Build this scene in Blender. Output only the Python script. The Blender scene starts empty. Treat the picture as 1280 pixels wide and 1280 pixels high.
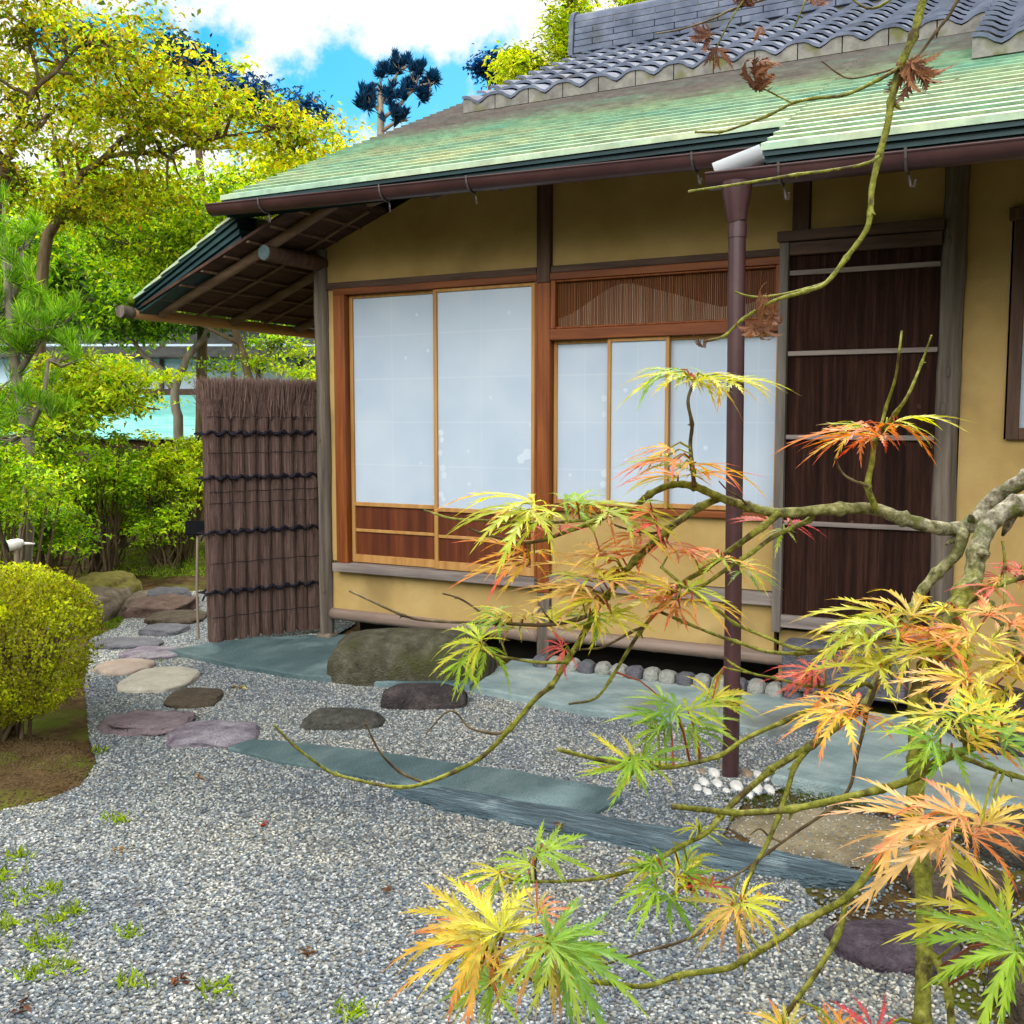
import bpy, bmesh, math, random
import numpy as np
from mathutils import Vector, noise, Matrix

R = math.radians
rnd = random.Random(7)
npr = np.random.default_rng(11)
scn = bpy.context.scene
col = scn.collection

# ------------------------------------------------------------------ camera, sky, sun, exposure
CAM = np.array([4.575, -5.854, 1.5])
PITCH = R(5.134); AZ = R(62.32)
d_h = np.array([-math.cos(AZ), math.sin(AZ), 0.0])
RT = np.array([math.sin(AZ), math.cos(AZ), 0.0])
FW = d_h * math.cos(PITCH) - np.array([0, 0, 1.0]) * math.sin(PITCH)
UP = d_h * math.sin(PITCH) + np.array([0, 0, 1.0]) * math.cos(PITCH)
cam = bpy.data.cameras.new('camera'); cam_o = bpy.data.objects.new('camera', cam); col.objects.link(cam_o)
m = Matrix((RT, UP, -FW)).transposed().to_4x4(); m.translation = Vector(CAM)
cam_o.matrix_world = m
cam.sensor_width = 36; cam.lens = 36; cam.clip_start = 0.05; cam.clip_end = 600
scn.camera = cam_o

SUN_EL, SUN_AZ = R(54), R(104)     # azimuth measured from +X towards +Y
sun_dir = Vector((math.cos(SUN_EL) * math.cos(SUN_AZ), math.cos(SUN_EL) * math.sin(SUN_AZ), math.sin(SUN_EL)))
sun = bpy.data.lights.new('sun', 'SUN'); sun.energy = 3.0; sun.angle = R(12); sun.color = (1.0, .95, .86)
sun_o = bpy.data.objects.new('sun', sun); col.objects.link(sun_o)
sun_o.rotation_euler = sun_dir.to_track_quat('Z', 'Y').to_euler(); sun_o.location = (0, 0, 20)

world = bpy.data.worlds.new('World'); scn.world = world; world.use_nodes = True
wn, wl = world.node_tree.nodes, world.node_tree.links
wn.clear()
def W(t, **k):
    n = wn.new(t)
    for a, b in k.items(): setattr(n, a, b)
    return n
sky = W('ShaderNodeTexSky', sky_type='NISHITA', sun_disc=False)
sky.sun_elevation = SUN_EL; sky.sun_rotation = math.pi / 2 - SUN_AZ
hsv = W('ShaderNodeHueSaturation'); hsv.inputs['Saturation'].default_value = 1.9; hsv.inputs['Value'].default_value = 1.15; hsv.inputs['Hue'].default_value = .472
wl.new(sky.outputs[0], hsv.inputs['Color'])
tc = W('ShaderNodeTexCoord')
nz = W('ShaderNodeTexNoise'); nz.inputs['Scale'].default_value = 11.0; nz.inputs['Detail'].default_value = 6; nz.inputs['Roughness'].default_value = .62
wl.new(tc.outputs['Generated'], nz.inputs['Vector'])
def ray_dir(x, y):
    v = FW * 1280 + RT * (x - 640) - UP * (y - 640)
    return v / np.linalg.norm(v)
# openings of blue in the bright cloud, each a direction in the sky with a size
acc = None
for (x, y, wdt) in ((250, 95, .12), (300, 125, .09), (390, 130, .10), (420, 95, .09), (520, 120, .11), (560, 115, .08), (615, 100, .07), (120, 60, .09), (200, 60, .08), (60, 40, .05)):
    dv = ray_dir(x, y)
    vm = W('ShaderNodeVectorMath', operation='DISTANCE'); vm.inputs[1].default_value = tuple(dv)
    nrm = W('ShaderNodeVectorMath', operation='NORMALIZE'); wl.new(tc.outputs['Generated'], nrm.inputs[0]); wl.new(nrm.outputs[0], vm.inputs[0])
    mr = W('ShaderNodeMapRange'); mr.inputs['From Min'].default_value = 0; mr.inputs['From Max'].default_value = wdt
    mr.inputs['To Min'].default_value = 1; mr.inputs['To Max'].default_value = 0
    wl.new(vm.outputs['Value'], mr.inputs['Value'])
    if acc is None: acc = mr.outputs[0]
    else:
        mx = W('ShaderNodeMath', operation='MAXIMUM'); wl.new(acc, mx.inputs[0]); wl.new(mr.outputs[0], mx.inputs[1]); acc = mx.outputs[0]
ad = W('ShaderNodeMath', operation='MULTIPLY_ADD'); wl.new(nz.outputs[0], ad.inputs[0]); ad.inputs[1].default_value = 1.9; ad.inputs[2].default_value = -.95
sm = W('ShaderNodeMath', operation='ADD'); wl.new(acc, sm.inputs[0]); wl.new(ad.outputs[0], sm.inputs[1])
mr = W('ShaderNodeMapRange', interpolation_type='SMOOTHSTEP'); mr.inputs['From Min'].default_value = .40; mr.inputs['From Max'].default_value = .74
wl.new(sm.outputs[0], mr.inputs['Value'])
cl = W('ShaderNodeMix', data_type='RGBA')
# cloud bank added out of view opposite the sun, to brighten the lower wall
fd = W('ShaderNodeVectorMath', operation='DOT_PRODUCT'); fd.inputs[1].default_value = (.10, -.85, .52); wl.new(nrm.outputs[0], fd.inputs[0])
fn = W('ShaderNodeMath', operation='MULTIPLY_ADD'); wl.new(nz.outputs[0], fn.inputs[0]); fn.inputs[1].default_value = .25; wl.new(fd.outputs['Value'], fn.inputs[2])
fm = W('ShaderNodeMapRange', interpolation_type='SMOOTHSTEP'); fm.inputs['From Min'].default_value = .80; fm.inputs['From Max'].default_value = 1.05; wl.new(fn.outputs[0], fm.inputs['Value'])
cb_ = W('ShaderNodeMix', data_type='RGBA'); cb_.inputs['A'].default_value = (7.4, 7.5, 7.3, 1); cb_.inputs['B'].default_value = (44, 43.2, 41.5, 1); wl.new(fm.outputs[0], cb_.inputs['Factor'])
wl.new(cb_.outputs['Result'], cl.inputs['A'])
# the bright cloud covers the sun's half of the sky and takes a faint blue, added for fill light, on the unseen side
dt = W('ShaderNodeVectorMath', operation='DOT_PRODUCT'); dt.inputs[1].default_value = (-.12, .86, .50); wl.new(nrm.outputs[0], dt.inputs[0])
n2_ = W('ShaderNodeMath', operation='MULTIPLY_ADD'); wl.new(nz.outputs[0], n2_.inputs[0]); n2_.inputs[1].default_value = .5; wl.new(dt.outputs['Value'], n2_.inputs[2])
far_ = W('ShaderNodeMapRange', interpolation_type='SMOOTHSTEP'); far_.inputs['From Min'].default_value = .62; far_.inputs['From Max'].default_value = .10; far_.inputs['To Min'].default_value = 0; far_.inputs['To Max'].default_value = .10
wl.new(n2_.outputs[0], far_.inputs['Value'])
mxf = W('ShaderNodeMath', operation='MAXIMUM'); wl.new(far_.outputs[0], mxf.inputs[0]); wl.new(mr.outputs[0], mxf.inputs[1])
wl.new(mxf.outputs[0], cl.inputs['Factor']); wl.new(hsv.outputs[0], cl.inputs['B'])
bg = W('ShaderNodeBackground'); bg.inputs['Strength'].default_value = .10
wo = W('ShaderNodeOutputWorld')
wl.new(cl.outputs['Result'], bg.inputs['Color']); wl.new(bg.outputs[0], wo.inputs['Surface'])

scn.view_settings.view_transform = 'Standard'; scn.view_settings.look = 'None'
scn.view_settings.exposure = 0.58; scn.view_settings.gamma = 1
scn.render.engine = 'CYCLES'
scn.cycles.max_bounces = 8; scn.cycles.diffuse_bounces = 4; scn.cycles.transmission_bounces = 6
scn.cycles.use_denoising = True

# ------------------------------------------------------------------ measuring helpers (photo point -> place in the world)
def ray(x, y): return FW * 1280 + RT * (x - 640) - UP * (y - 640)
def G(x, y, z=-.10):
    v = ray(x, y); return CAM + v * ((z - CAM[2]) / v[2])
def D(x, y, dep): return CAM + ray(x, y) * (dep / 1280)
def on_y(x, y, Y):
    v = ray(x, y); return CAM + v * ((Y - CAM[1]) / v[1])

# ------------------------------------------------------------------ object helpers
def tag(o, label=None, cat=None, group=None, kind=None):
    if label: o['label'] = label
    if cat: o['category'] = cat
    if group: o['group'] = group
    if kind: o['kind'] = kind
    return o
ORG = {}
def thing(name, label, cat, loc=(0, 0, 0), group=None):
    o = bpy.data.objects.new(name, None); col.objects.link(o)
    o.empty_display_size = .2
    o.location = tuple(float(v) for v in loc); ORG[o.name] = np.array(loc, float)
    return tag(o, label, cat, group)
def org(o):
    return ORG.get(o.name, np.zeros(3)) if o else np.zeros(3)
class MB:
    def __init__(s): s.v = []; s.f = []; s.c = []; s.use_c = False
    def add(s, vs, fs, c=None):
        b = len(s.v); s.v += [tuple(float(q) for q in p) for p in vs]; s.f += [tuple(i + b for i in f) for f in fs]
        if c is not None: s.use_c = True; s.c += [c] * len(vs) if not isinstance(c, list) else c
        return s
    def box(s, x0, x1, y0, y1, z0, z1):
        return s.add([(x0, y0, z0), (x1, y0, z0), (x1, y1, z0), (x0, y1, z0), (x0, y0, z1), (x1, y0, z1), (x1, y1, z1), (x0, y1, z1)],
                     [(0, 3, 2, 1), (4, 5, 6, 7), (0, 1, 5, 4), (1, 2, 6, 5), (2, 3, 7, 6), (3, 0, 4, 7)])
    def bbox(s, x0, x1, y0, y1, z0, z1, b=.004):
        """box with chamfered edges"""
        bm = bmesh.new()
        vs = [bm.verts.new(p) for p in [(x0, y0, z0), (x1, y0, z0), (x1, y1, z0), (x0, y1, z0), (x0, y0, z1), (x1, y0, z1), (x1, y1, z1), (x0, y1, z1)]]
        for f in [(0, 3, 2, 1), (4, 5, 6, 7), (0, 1, 5, 4), (1, 2, 6, 5), (2, 3, 7, 6), (3, 0, 4, 7)]: bm.faces.new([vs[i] for i in f])
        bmesh.ops.bevel(bm, geom=bm.edges[:], offset=b, segments=2, affect='EDGES', profile=.5)
        return s.addbm(bm)
    def addbm(s, bm, M=None):
        bm.verts.index_update()
        vs = [(M @ v.co if M else v.co.copy()) for v in bm.verts]
        s.add(vs, [[v.index for v in f.verts] for f in bm.faces]); bm.free(); return s
    def tube(s, pts, rad, n=8, cap=True, wob=0.0, c=None):
        pts = [np.array(p, float) for p in pts]; k = len(pts)
        if not hasattr(rad, '__len__'): rad = [rad] * k
        t0 = pts[1] - pts[0]; a = np.cross(t0, [0, 0, 1.0])
        if np.linalg.norm(a) < 1e-6 * max(1, np.linalg.norm(t0)) or abs(t0[2]) > .98 * np.linalg.norm(t0): a = np.cross(t0, [1.0, 0, 0])
        a /= np.linalg.norm(a); vs = []
        for i in range(k):
            t = pts[min(i + 1, k - 1)] - pts[max(i - 1, 0)]; t = t / (np.linalg.norm(t) + 1e-12)
            a = a - t * (a @ t); a /= np.linalg.norm(a) + 1e-12; b = np.cross(t, a)
            for j in range(n):
                r_ = rad[i] * (1 + wob * (rnd.random() - .5))
                th = 2 * math.pi * j / n; vs.append(pts[i] + (a * math.cos(th) + b * math.sin(th)) * r_)
        fs = [(i * n + j, i * n + (j + 1) % n, (i + 1) * n + (j + 1) % n, (i + 1) * n + j) for i in range(k - 1) for j in range(n)]
        if cap: fs += [tuple(range(n - 1, -1, -1)), tuple((k - 1) * n + j for j in range(n))]
        return s.add(vs, fs, c)
    def prism(s, poly, z0, z1):
        """poly: list of xy, vertical extrusion"""
        n = len(poly)
        return s.add([(p[0], p[1], z0) for p in poly] + [(p[0], p[1], z1) for p in poly],
                     [tuple(range(n - 1, -1, -1)), tuple(range(n, 2 * n))] + [(i, (i + 1) % n, n + (i + 1) % n, n + i) for i in range(n)])
    def extrude_x(s, prof, x0, x1):
        """prof: closed list of (y,z)"""
        n = len(prof)
        return s.add([(x0, p[0], p[1]) for p in prof] + [(x1, p[0], p[1]) for p in prof],
                     [tuple(range(n)), tuple(range(2 * n - 1, n - 1, -1))] + [((i + 1) % n, i, n + i, n + (i + 1) % n) for i in range(n)])
    def extrude_y(s, prof, y0, y1):
        n = len(prof)
        return s.add([(p[0], y0, p[1]) for p in prof] + [(p[0], y1, p[1]) for p in prof],
                     [tuple(range(n)), tuple(range(2 * n - 1, n - 1, -1))] + [((i + 1) % n, i, n + i, n + (i + 1) % n) for i in range(n)])
    def build(s, name, mat, parent=None, smooth=False, origin=None, angle=None):
        me = bpy.data.meshes.new(name)
        o_ = org(parent) if parent else (np.array(origin, float) if origin is not None else np.zeros(3))
        me.from_pydata([tuple(np.array(v) - o_) for v in s.v], [], s.f)
        if s.use_c:
            at = me.color_attributes.new('Col', 'FLOAT_COLOR', 'POINT')
            at.data.foreach_set('color', np.array([tuple(q[:3]) + (1.0,) for q in s.c], dtype=np.float32).ravel())
        bm = bmesh.new(); bm.from_mesh(me)
        if not s.use_c: bmesh.ops.recalc_face_normals(bm, faces=bm.faces[:])
        bm.to_mesh(me); bm.free()
        if smooth:
            me.polygons.foreach_set('use_smooth', [True] * len(me.polygons))
        if smooth and angle: me.set_sharp_from_angle(angle=R(angle))
        me.materials.append(mat)
        ob = bpy.data.objects.new(name, me); col.objects.link(ob)
        if parent:
            ob.parent = parent; ORG[ob.name] = o_
        else:
            ob.location = tuple(o_); ORG[ob.name] = o_
        return ob

# ------------------------------------------------------------------ materials
def newmat(name):
    m_ = bpy.data.materials.new(name); m_.use_nodes = True
    nt = m_.node_tree; nt.nodes.clear()
    out = nt.nodes.new('ShaderNodeOutputMaterial')
    return m_, nt, out
def ramp(nt, cols, pos=None, interp='LINEAR'):
    r_ = nt.nodes.new('ShaderNodeValToRGB'); e = r_.color_ramp.elements; r_.color_ramp.interpolation = interp
    n = len(cols); pos = pos or [i / (n - 1) for i in range(n)]
    while len(e) < n: e.new(.5)
    for i in range(n): e[i].position = pos[i]; e[i].color = tuple(cols[i]) + (1,)
    return r_
def surf(name, cols, scale=(4, 4, 4), rough=.7, bump=.3, detail=6, fine=40, dist=.01, spec=.3, pos=None, metal=0, dirt=None, coat=0, rr=.62):
    """noise-driven material in object space; scale is per axis so grain can run along a direction"""
    m_, nt, out = newmat(name); N = nt.nodes; L = nt.links
    tcn = N.new('ShaderNodeTexCoord'); mp = N.new('ShaderNodeMapping'); mp.inputs['Scale'].default_value = scale
    L.new(tcn.outputs['Object'], mp.inputs['Vector'])
    n1 = N.new('ShaderNodeTexNoise'); n1.inputs['Scale'].default_value = 1; n1.inputs['Detail'].default_value = detail; n1.inputs['Roughness'].default_value = rr
    L.new(mp.outputs[0], n1.inputs['Vector'])
    rp = ramp(nt, cols, pos or [.3 + .4 * i / (len(cols) - 1) for i in range(len(cols))]); L.new(n1.outputs[0], rp.inputs[0])
    cout = rp.outputs[0]
    if dirt:
        n3 = N.new('ShaderNodeTexNoise'); n3.inputs['Scale'].default_value = dirt[1]; n3.inputs['Detail'].default_value = 5
        L.new(tcn.outputs['Object'], n3.inputs['Vector'])
        r3 = ramp(nt, [(0, 0, 0), (1, 1, 1)], [dirt[2], dirt[2] + .15]); L.new(n3.outputs[0], r3.inputs[0])
        mx = N.new('ShaderNodeMix'); mx.data_type = 'RGBA'; L.new(r3.outputs[0], mx.inputs['Factor']); L.new(cout, mx.inputs['A'])
        mx.inputs['B'].default_value = tuple(dirt[0]) + (1,); cout = mx.outputs['Result']
    n2 = N.new('ShaderNodeTexNoise'); n2.inputs['Scale'].default_value = fine; n2.inputs['Detail'].default_value = 4
    L.new(mp.outputs[0] if max(scale) > 3 * min(scale) else tcn.outputs['Object'], n2.inputs['Vector'])
    if max(scale) > 3 * min(scale): n2.inputs['Scale'].default_value = 4
    ad_ = N.new('ShaderNodeMath'); ad_.operation = 'ADD'; L.new(n1.outputs[0], ad_.inputs[0]); L.new(n2.outputs[0], ad_.inputs[1])
    bp = N.new('ShaderNodeBump'); bp.inputs['Strength'].default_value = bump; bp.inputs['Distance'].default_value = dist
    L.new(ad_.outputs[0], bp.inputs['Height'])
    b = N.new('ShaderNodeBsdfPrincipled'); b.inputs['Roughness'].default_value = rough; b.inputs['Metallic'].default_value = metal
    b.inputs['Specular IOR Level'].default_value = spec; b.inputs['Coat Weight'].default_value = coat
    L.new(cout, b.inputs['Base Color']); L.new(bp.outputs[0], b.inputs['Normal']); L.new(b.outputs[0], out.inputs[0])
    return m_
def leafmat(name, trans=.45, rough=.5, spec=.25):
    m_, nt, out = newmat(name); N = nt.nodes; L = nt.links
    a = N.new('ShaderNodeAttribute'); a.attribute_name = 'Col'
    b = N.new('ShaderNodeBsdfPrincipled'); b.inputs['Roughness'].default_value = rough; b.inputs['Specular IOR Level'].default_value = spec
    t = N.new('ShaderNodeBsdfTranslucent'); mx = N.new('ShaderNodeMixShader'); mx.inputs[0].default_value = trans
    tcl = N.new('ShaderNodeTexCoord'); nl_ = N.new('ShaderNodeTexNoise'); nl_.inputs['Scale'].default_value = 90 if name == 'maple_leaf' else 30; nl_.inputs['Detail'].default_value = 5
    L.new(tcl.outputs['Object'], nl_.inputs['Vector']); bl = N.new('ShaderNodeMapRange'); bl.inputs['From Min'].default_value = .35; bl.inputs['From Max'].default_value = .68; bl.inputs['To Min'].default_value = .72; bl.inputs['To Max'].default_value = 1.12
    L.new(nl_.outputs[0], bl.inputs['Value']); mc = N.new('ShaderNodeMix'); mc.data_type = 'RGBA'; mc.blend_type = 'MULTIPLY'; mc.inputs['Factor'].default_value = 1
    cmb = N.new('ShaderNodeCombineColor'); [L.new(bl.outputs[0], cmb.inputs[q]) for q in range(3)]
    L.new(a.outputs['Color'], mc.inputs['A']); L.new(cmb.outputs[0], mc.inputs['B']); a = mc
    L.new(a.outputs['Result'], b.inputs['Base Color'])
    hs = N.new('ShaderNodeHueSaturation'); hs.inputs['Saturation'].default_value = 1.1; hs.inputs['Value'].default_value = 1.25
    L.new(a.outputs['Result'], hs.inputs['Color']); L.new(hs.outputs[0], t.inputs['Color'])
    L.new(b.outputs[0], mx.inputs[1]); L.new(t.outputs[0], mx.inputs[2]); L.new(mx.outputs[0], out.inputs[0])
    return m_

M = {}
M['plaster'] = surf('ochre_plaster', [(.35, .232, .082), (.42, .288, .112), (.48, .34, .142)], (2.2, 2.2, 2.2), .92, .5, fine=190, dist=.004, spec=.1, dirt=((.29, .20, .08), 1.7, .56))
M['old_wood'] = surf('weathered_post_wood', [(.045, .036, .03), (.11, .088, .07), (.19, .158, .125)], (22, 22, 1.2), .8, .6, dist=.006)
M['dark_wood'] = surf('dark_stained_wood', [(.035, .02, .015), (.075, .043, .03), (.11, .065, .045)], (3, 26, 26), .7, .4, dist=.004)
M['dark_wood_z'] = surf('dark_stained_upright_wood', [(.04, .022, .015), (.085, .045, .03), (.12, .07, .045)], (26, 26, 2), .7, .4, dist=.004)
M['red_wood'] = surf('warm_cedar_upright', [(.10, .022, .003), (.185, .046, .006), (.26, .080, .014)], (30, 30, 1.6), .55, .25, dist=.003, spec=.35)
M['red_wood_x'] = surf('warm_cedar_lying', [(.10, .022, .003), (.18, .045, .006), (.25, .075, .014)], (1.6, 30, 30), .55, .25, dist=.003, spec=.35)
M['panel_wood'] = surf('dark_cedar_panel', [(.055, .011, .003), (.10, .022, .006), (.15, .04, .011)], (16, 16, .9), .55, .25, dist=.002, spec=.3)
M['pale_wood'] = surf('pale_lattice_wood', [(.30, .14, .035), (.40, .205, .06), (.46, .26, .09)], (20, 20, 2), .6, .2, dist=.002)
M['grey_wood'] = surf('grey_weathered_rail', [(.11, .09, .085), (.20, .165, .15), (.28, .235, .21)], (1.8, 26, 26), .75, .4, dist=.004)
M['grey_wood_z'] = surf('grey_weathered_stile', [(.07, .06, .052), (.125, .108, .092), (.18, .16, .138)], (26, 26, 1.8), .75, .4, dist=.004)
M['bark'] = surf('cedar_bark_panel', [(.010, .004, .003), (.030, .0115, .008), (.065, .028, .019)], (34, 34, 1.3), .85, 1.0, dist=.02, spec=.15, dirt=((.22, .13, .08), 9, .71))
M['reed'] = surf('reed_slats', [(.09, .026, .006), (.18, .060, .015), (.27, .11, .035)], (90, 90, 1.2), .7, .3, dist=.002)
M['mountain'] = surf('pale_backing_board', [(.40, .33, .26), (.48, .40, .32)], (6, 6, 6), .8, .1)
def coppermat():
    m_, nt, out = newmat('verdigris_copper_sheet'); N = nt.nodes; L = nt.links
    tcn = N.new('ShaderNodeTexCoord'); mp = N.new('ShaderNodeMapping'); mp.inputs['Scale'].default_value = (.8, 2.2, 2.2); L.new(tcn.outputs['Object'], mp.inputs[0])
    def no(sc_, d, src):
        n_ = N.new('ShaderNodeTexNoise'); n_.inputs['Scale'].default_value = sc_; n_.inputs['Detail'].default_value = d; n_.inputs['Roughness'].default_value = .68; L.new(src, n_.inputs['Vector']); return n_.outputs[0]
    n1 = no(1, 7, mp.outputs[0]); n2 = no(9, 6, tcn.outputs['Object'])
    rp = ramp(nt, [(.24, .44, .34), (.36, .49, .34), (.49, .52, .32)], [.34, .5, .66]); L.new(n1, rp.inputs[0])
    # bare brown copper where the tiles keep the sheet dry: a band below the tiles with a ragged edge
    sx_ = N.new('ShaderNodeSeparateXYZ'); L.new(tcn.outputs['Object'], sx_.inputs[0])
    ad_ = N.new('ShaderNodeMath'); ad_.operation = 'MULTIPLY_ADD'; L.new(n1, ad_.inputs[0]); ad_.inputs[1].default_value = 3.2; L.new(sx_.outputs['Y'], ad_.inputs[2])
    band = N.new('ShaderNodeMapRange'); band.interpolation_type = 'SMOOTHSTEP'; band.inputs['From Min'].default_value = 1.75; band.inputs['From Max'].default_value = 2.75; band.inputs['To Max'].default_value = .85; L.new(ad_.outputs[0], band.inputs['Value'])
    mx_ = N.new('ShaderNodeMix'); mx_.data_type = 'RGBA'; L.new(band.outputs[0], mx_.inputs['Factor']); L.new(rp.outputs[0], mx_.inputs['A']); mx_.inputs['B'].default_value = (.25, .205, .215, 1)
    gr = ramp(nt, [(.72, .72, .72), (1.08, 1.08, 1.08)], [.35, .65]); L.new(n2, gr.inputs[0])
    mm = N.new('ShaderNodeMix'); mm.data_type = 'RGBA'; mm.blend_type = 'MULTIPLY'; mm.inputs['Factor'].default_value = 1; L.new(mx_.outputs['Result'], mm.inputs['A']); L.new(gr.outputs[0], mm.inputs['B'])
    bp_ = N.new('ShaderNodeBump'); bp_.inputs['Strength'].default_value = .3; bp_.inputs['Distance'].default_value = .006; L.new(n2, bp_.inputs['Height'])
    b_ = N.new('ShaderNodeBsdfPrincipled'); b_.inputs['Roughness'].default_value = .6; b_.inputs['Specular IOR Level'].default_value = .3
    L.new(mm.outputs['Result'], b_.inputs['Base Color']); L.new(bp_.outputs[0], b_.inputs['Normal']); L.new(b_.outputs[0], out.inputs[0]); return m_
M['copper'] = coppermat()
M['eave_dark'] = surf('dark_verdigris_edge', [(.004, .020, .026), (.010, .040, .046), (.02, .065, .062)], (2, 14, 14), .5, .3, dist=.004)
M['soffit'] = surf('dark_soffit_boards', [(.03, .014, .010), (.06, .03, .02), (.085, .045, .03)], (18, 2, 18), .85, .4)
M['rafter'] = surf('brown_log_rafter', [(.09, .05, .033), (.16, .10, .065), (.22, .145, .095)], (2, 22, 22), .75, .4, dist=.004)
M['bamboo'] = surf('aged_bamboo', [(.40, .20, .08), (.52, .29, .12), (.60, .37, .18)], (24, 1.5, 24), .45, .2, dist=.003, spec=.4)
M['beam_bamboo'] = surf('grey_brown_bamboo', [(.13, .09, .07), (.21, .15, .12), (.27, .20, .16)], (1.5, 24, 24), .55, .2, dist=.003)
M['gutter'] = surf('brown_enamel_gutter', [(.032, .012, .014), (.048, .018, .020), (.070, .030, .031)], (3, 3, 3), .38, .05, spec=.5)
M['steel'] = surf('bright_sheet_metal', [(.62, .66, .74), (.74, .77, .82)], (5, 5, 5), .35, .05, metal=.35)
M['tile'] = surf('blue_grey_fired_tile', [(.06, .072, .105), (.10, .118, .165), (.16, .18, .235)], (4, 4, 4), .75, .25, dist=.004, spec=.12, dirt=((.07, .07, .065), 3, .60))
M['tile_old'] = surf('mossy_tile_edge', [(.09, .085, .075), (.16, .155, .14), (.23, .22, .19)], (9, 9, 9), .8, .3, dirt=((.10, .10, .035), 6, .52))
M['iron'] = surf('dull_iron', [(.09, .075, .075), (.15, .13, .13)], (9, 9, 9), .5, .1, metal=.5)
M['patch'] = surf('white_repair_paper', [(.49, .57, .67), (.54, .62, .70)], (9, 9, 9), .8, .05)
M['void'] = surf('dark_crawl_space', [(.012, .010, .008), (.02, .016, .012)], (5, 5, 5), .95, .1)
M['brush'] = surf('brushwood_bundle', [(.10, .06, .05), (.22, .14, .12), (.36, .245, .205)], (120, 120, 2.2), .9, 1.2, dist=.015, spec=.1)
M['twigs'] = surf('brushwood_tip', [(.09, .052, .044), (.20, .125, .105), (.32, .21, .17)], (40, 40, 3), .9, .4)
M['rope'] = surf('black_palm_rope', [(.006, .006, .010), (.018, .016, .024), (.032, .03, .04)], (60, 60, 60), .9, 1.0, dist=.006, spec=.1)
M['black'] = surf('black_plaque', [(.004, .0045, .006), (.007, .008, .010)], (9, 9, 9), .85, .05, spec=.08)
M['stake'] = surf('grey_stake', [(.20, .16, .12), (.28, .23, .17)], (20, 20, 3), .7, .2)
M['white_metal'] = surf('white_enamel', [(.68, .66, .6), (.76, .74, .7)], (9, 9, 9), .5, .1)
M['slate'] = surf('blue_green_slate', [(.040, .078, .088), (.075, .125, .135), (.125, .18, .185)], (5, 2.2, 5), .55, .8, fine=90, dist=.015, dirt=((.19, .28, .30), 2.3, .56), spec=.35)
M['flag'] = surf('pale_blue_flagstone', [(.14, .21, .22), (.26, .34, .345), (.40, .46, .45)], (3.2, 4.4, 3), .65, .8, fine=120, dist=.012, dirt=((.15, .165, .155), 1.6, .55), spec=.35)
M['edge_slate'] = surf('layered_slate', [(.035, .06, .08), (.085, .135, .165), (.21, .30, .34)], (3.4, 20, 26), .6, 1.0, dist=.03, spec=.35, dirt=((.30, .40, .43), 5, .62))
M['trunk'] = surf('garden_bark', [(.055, .038, .022), (.12, .085, .05), (.19, .145, .09)], (14, 14, 3), .9, .7, dist=.01, spec=.1)
M['grey_trunk'] = surf('grey_garden_bark', [(.10, .085, .065), (.19, .165, .13), (.27, .24, .19)], (12, 12, 3), .9, .6, dist=.01, spec=.1)
M['limb'] = surf('lichened_maple_limb', [(.085, .085, .045), (.25, .225, .16), (.46, .43, .36)], (55, 55, 55), .8, .7, dist=.004, spec=.2, dirt=((.10, .12, .02), 26, .58))
M['twig'] = surf('olive_maple_twig', [(.105, .115, .012), (.21, .225, .028), (.30, .30, .06)], (45, 45, 45), .6, .4, dist=.002, spec=.3, dirt=((.065, .042, .018), 34, .60))
M['dark_twig'] = surf('brown_maple_twig', [(.045, .028, .014), (.11, .078, .04), (.20, .16, .09)], (60, 60, 60), .75, .4, dist=.002, spec=.2)
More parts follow.
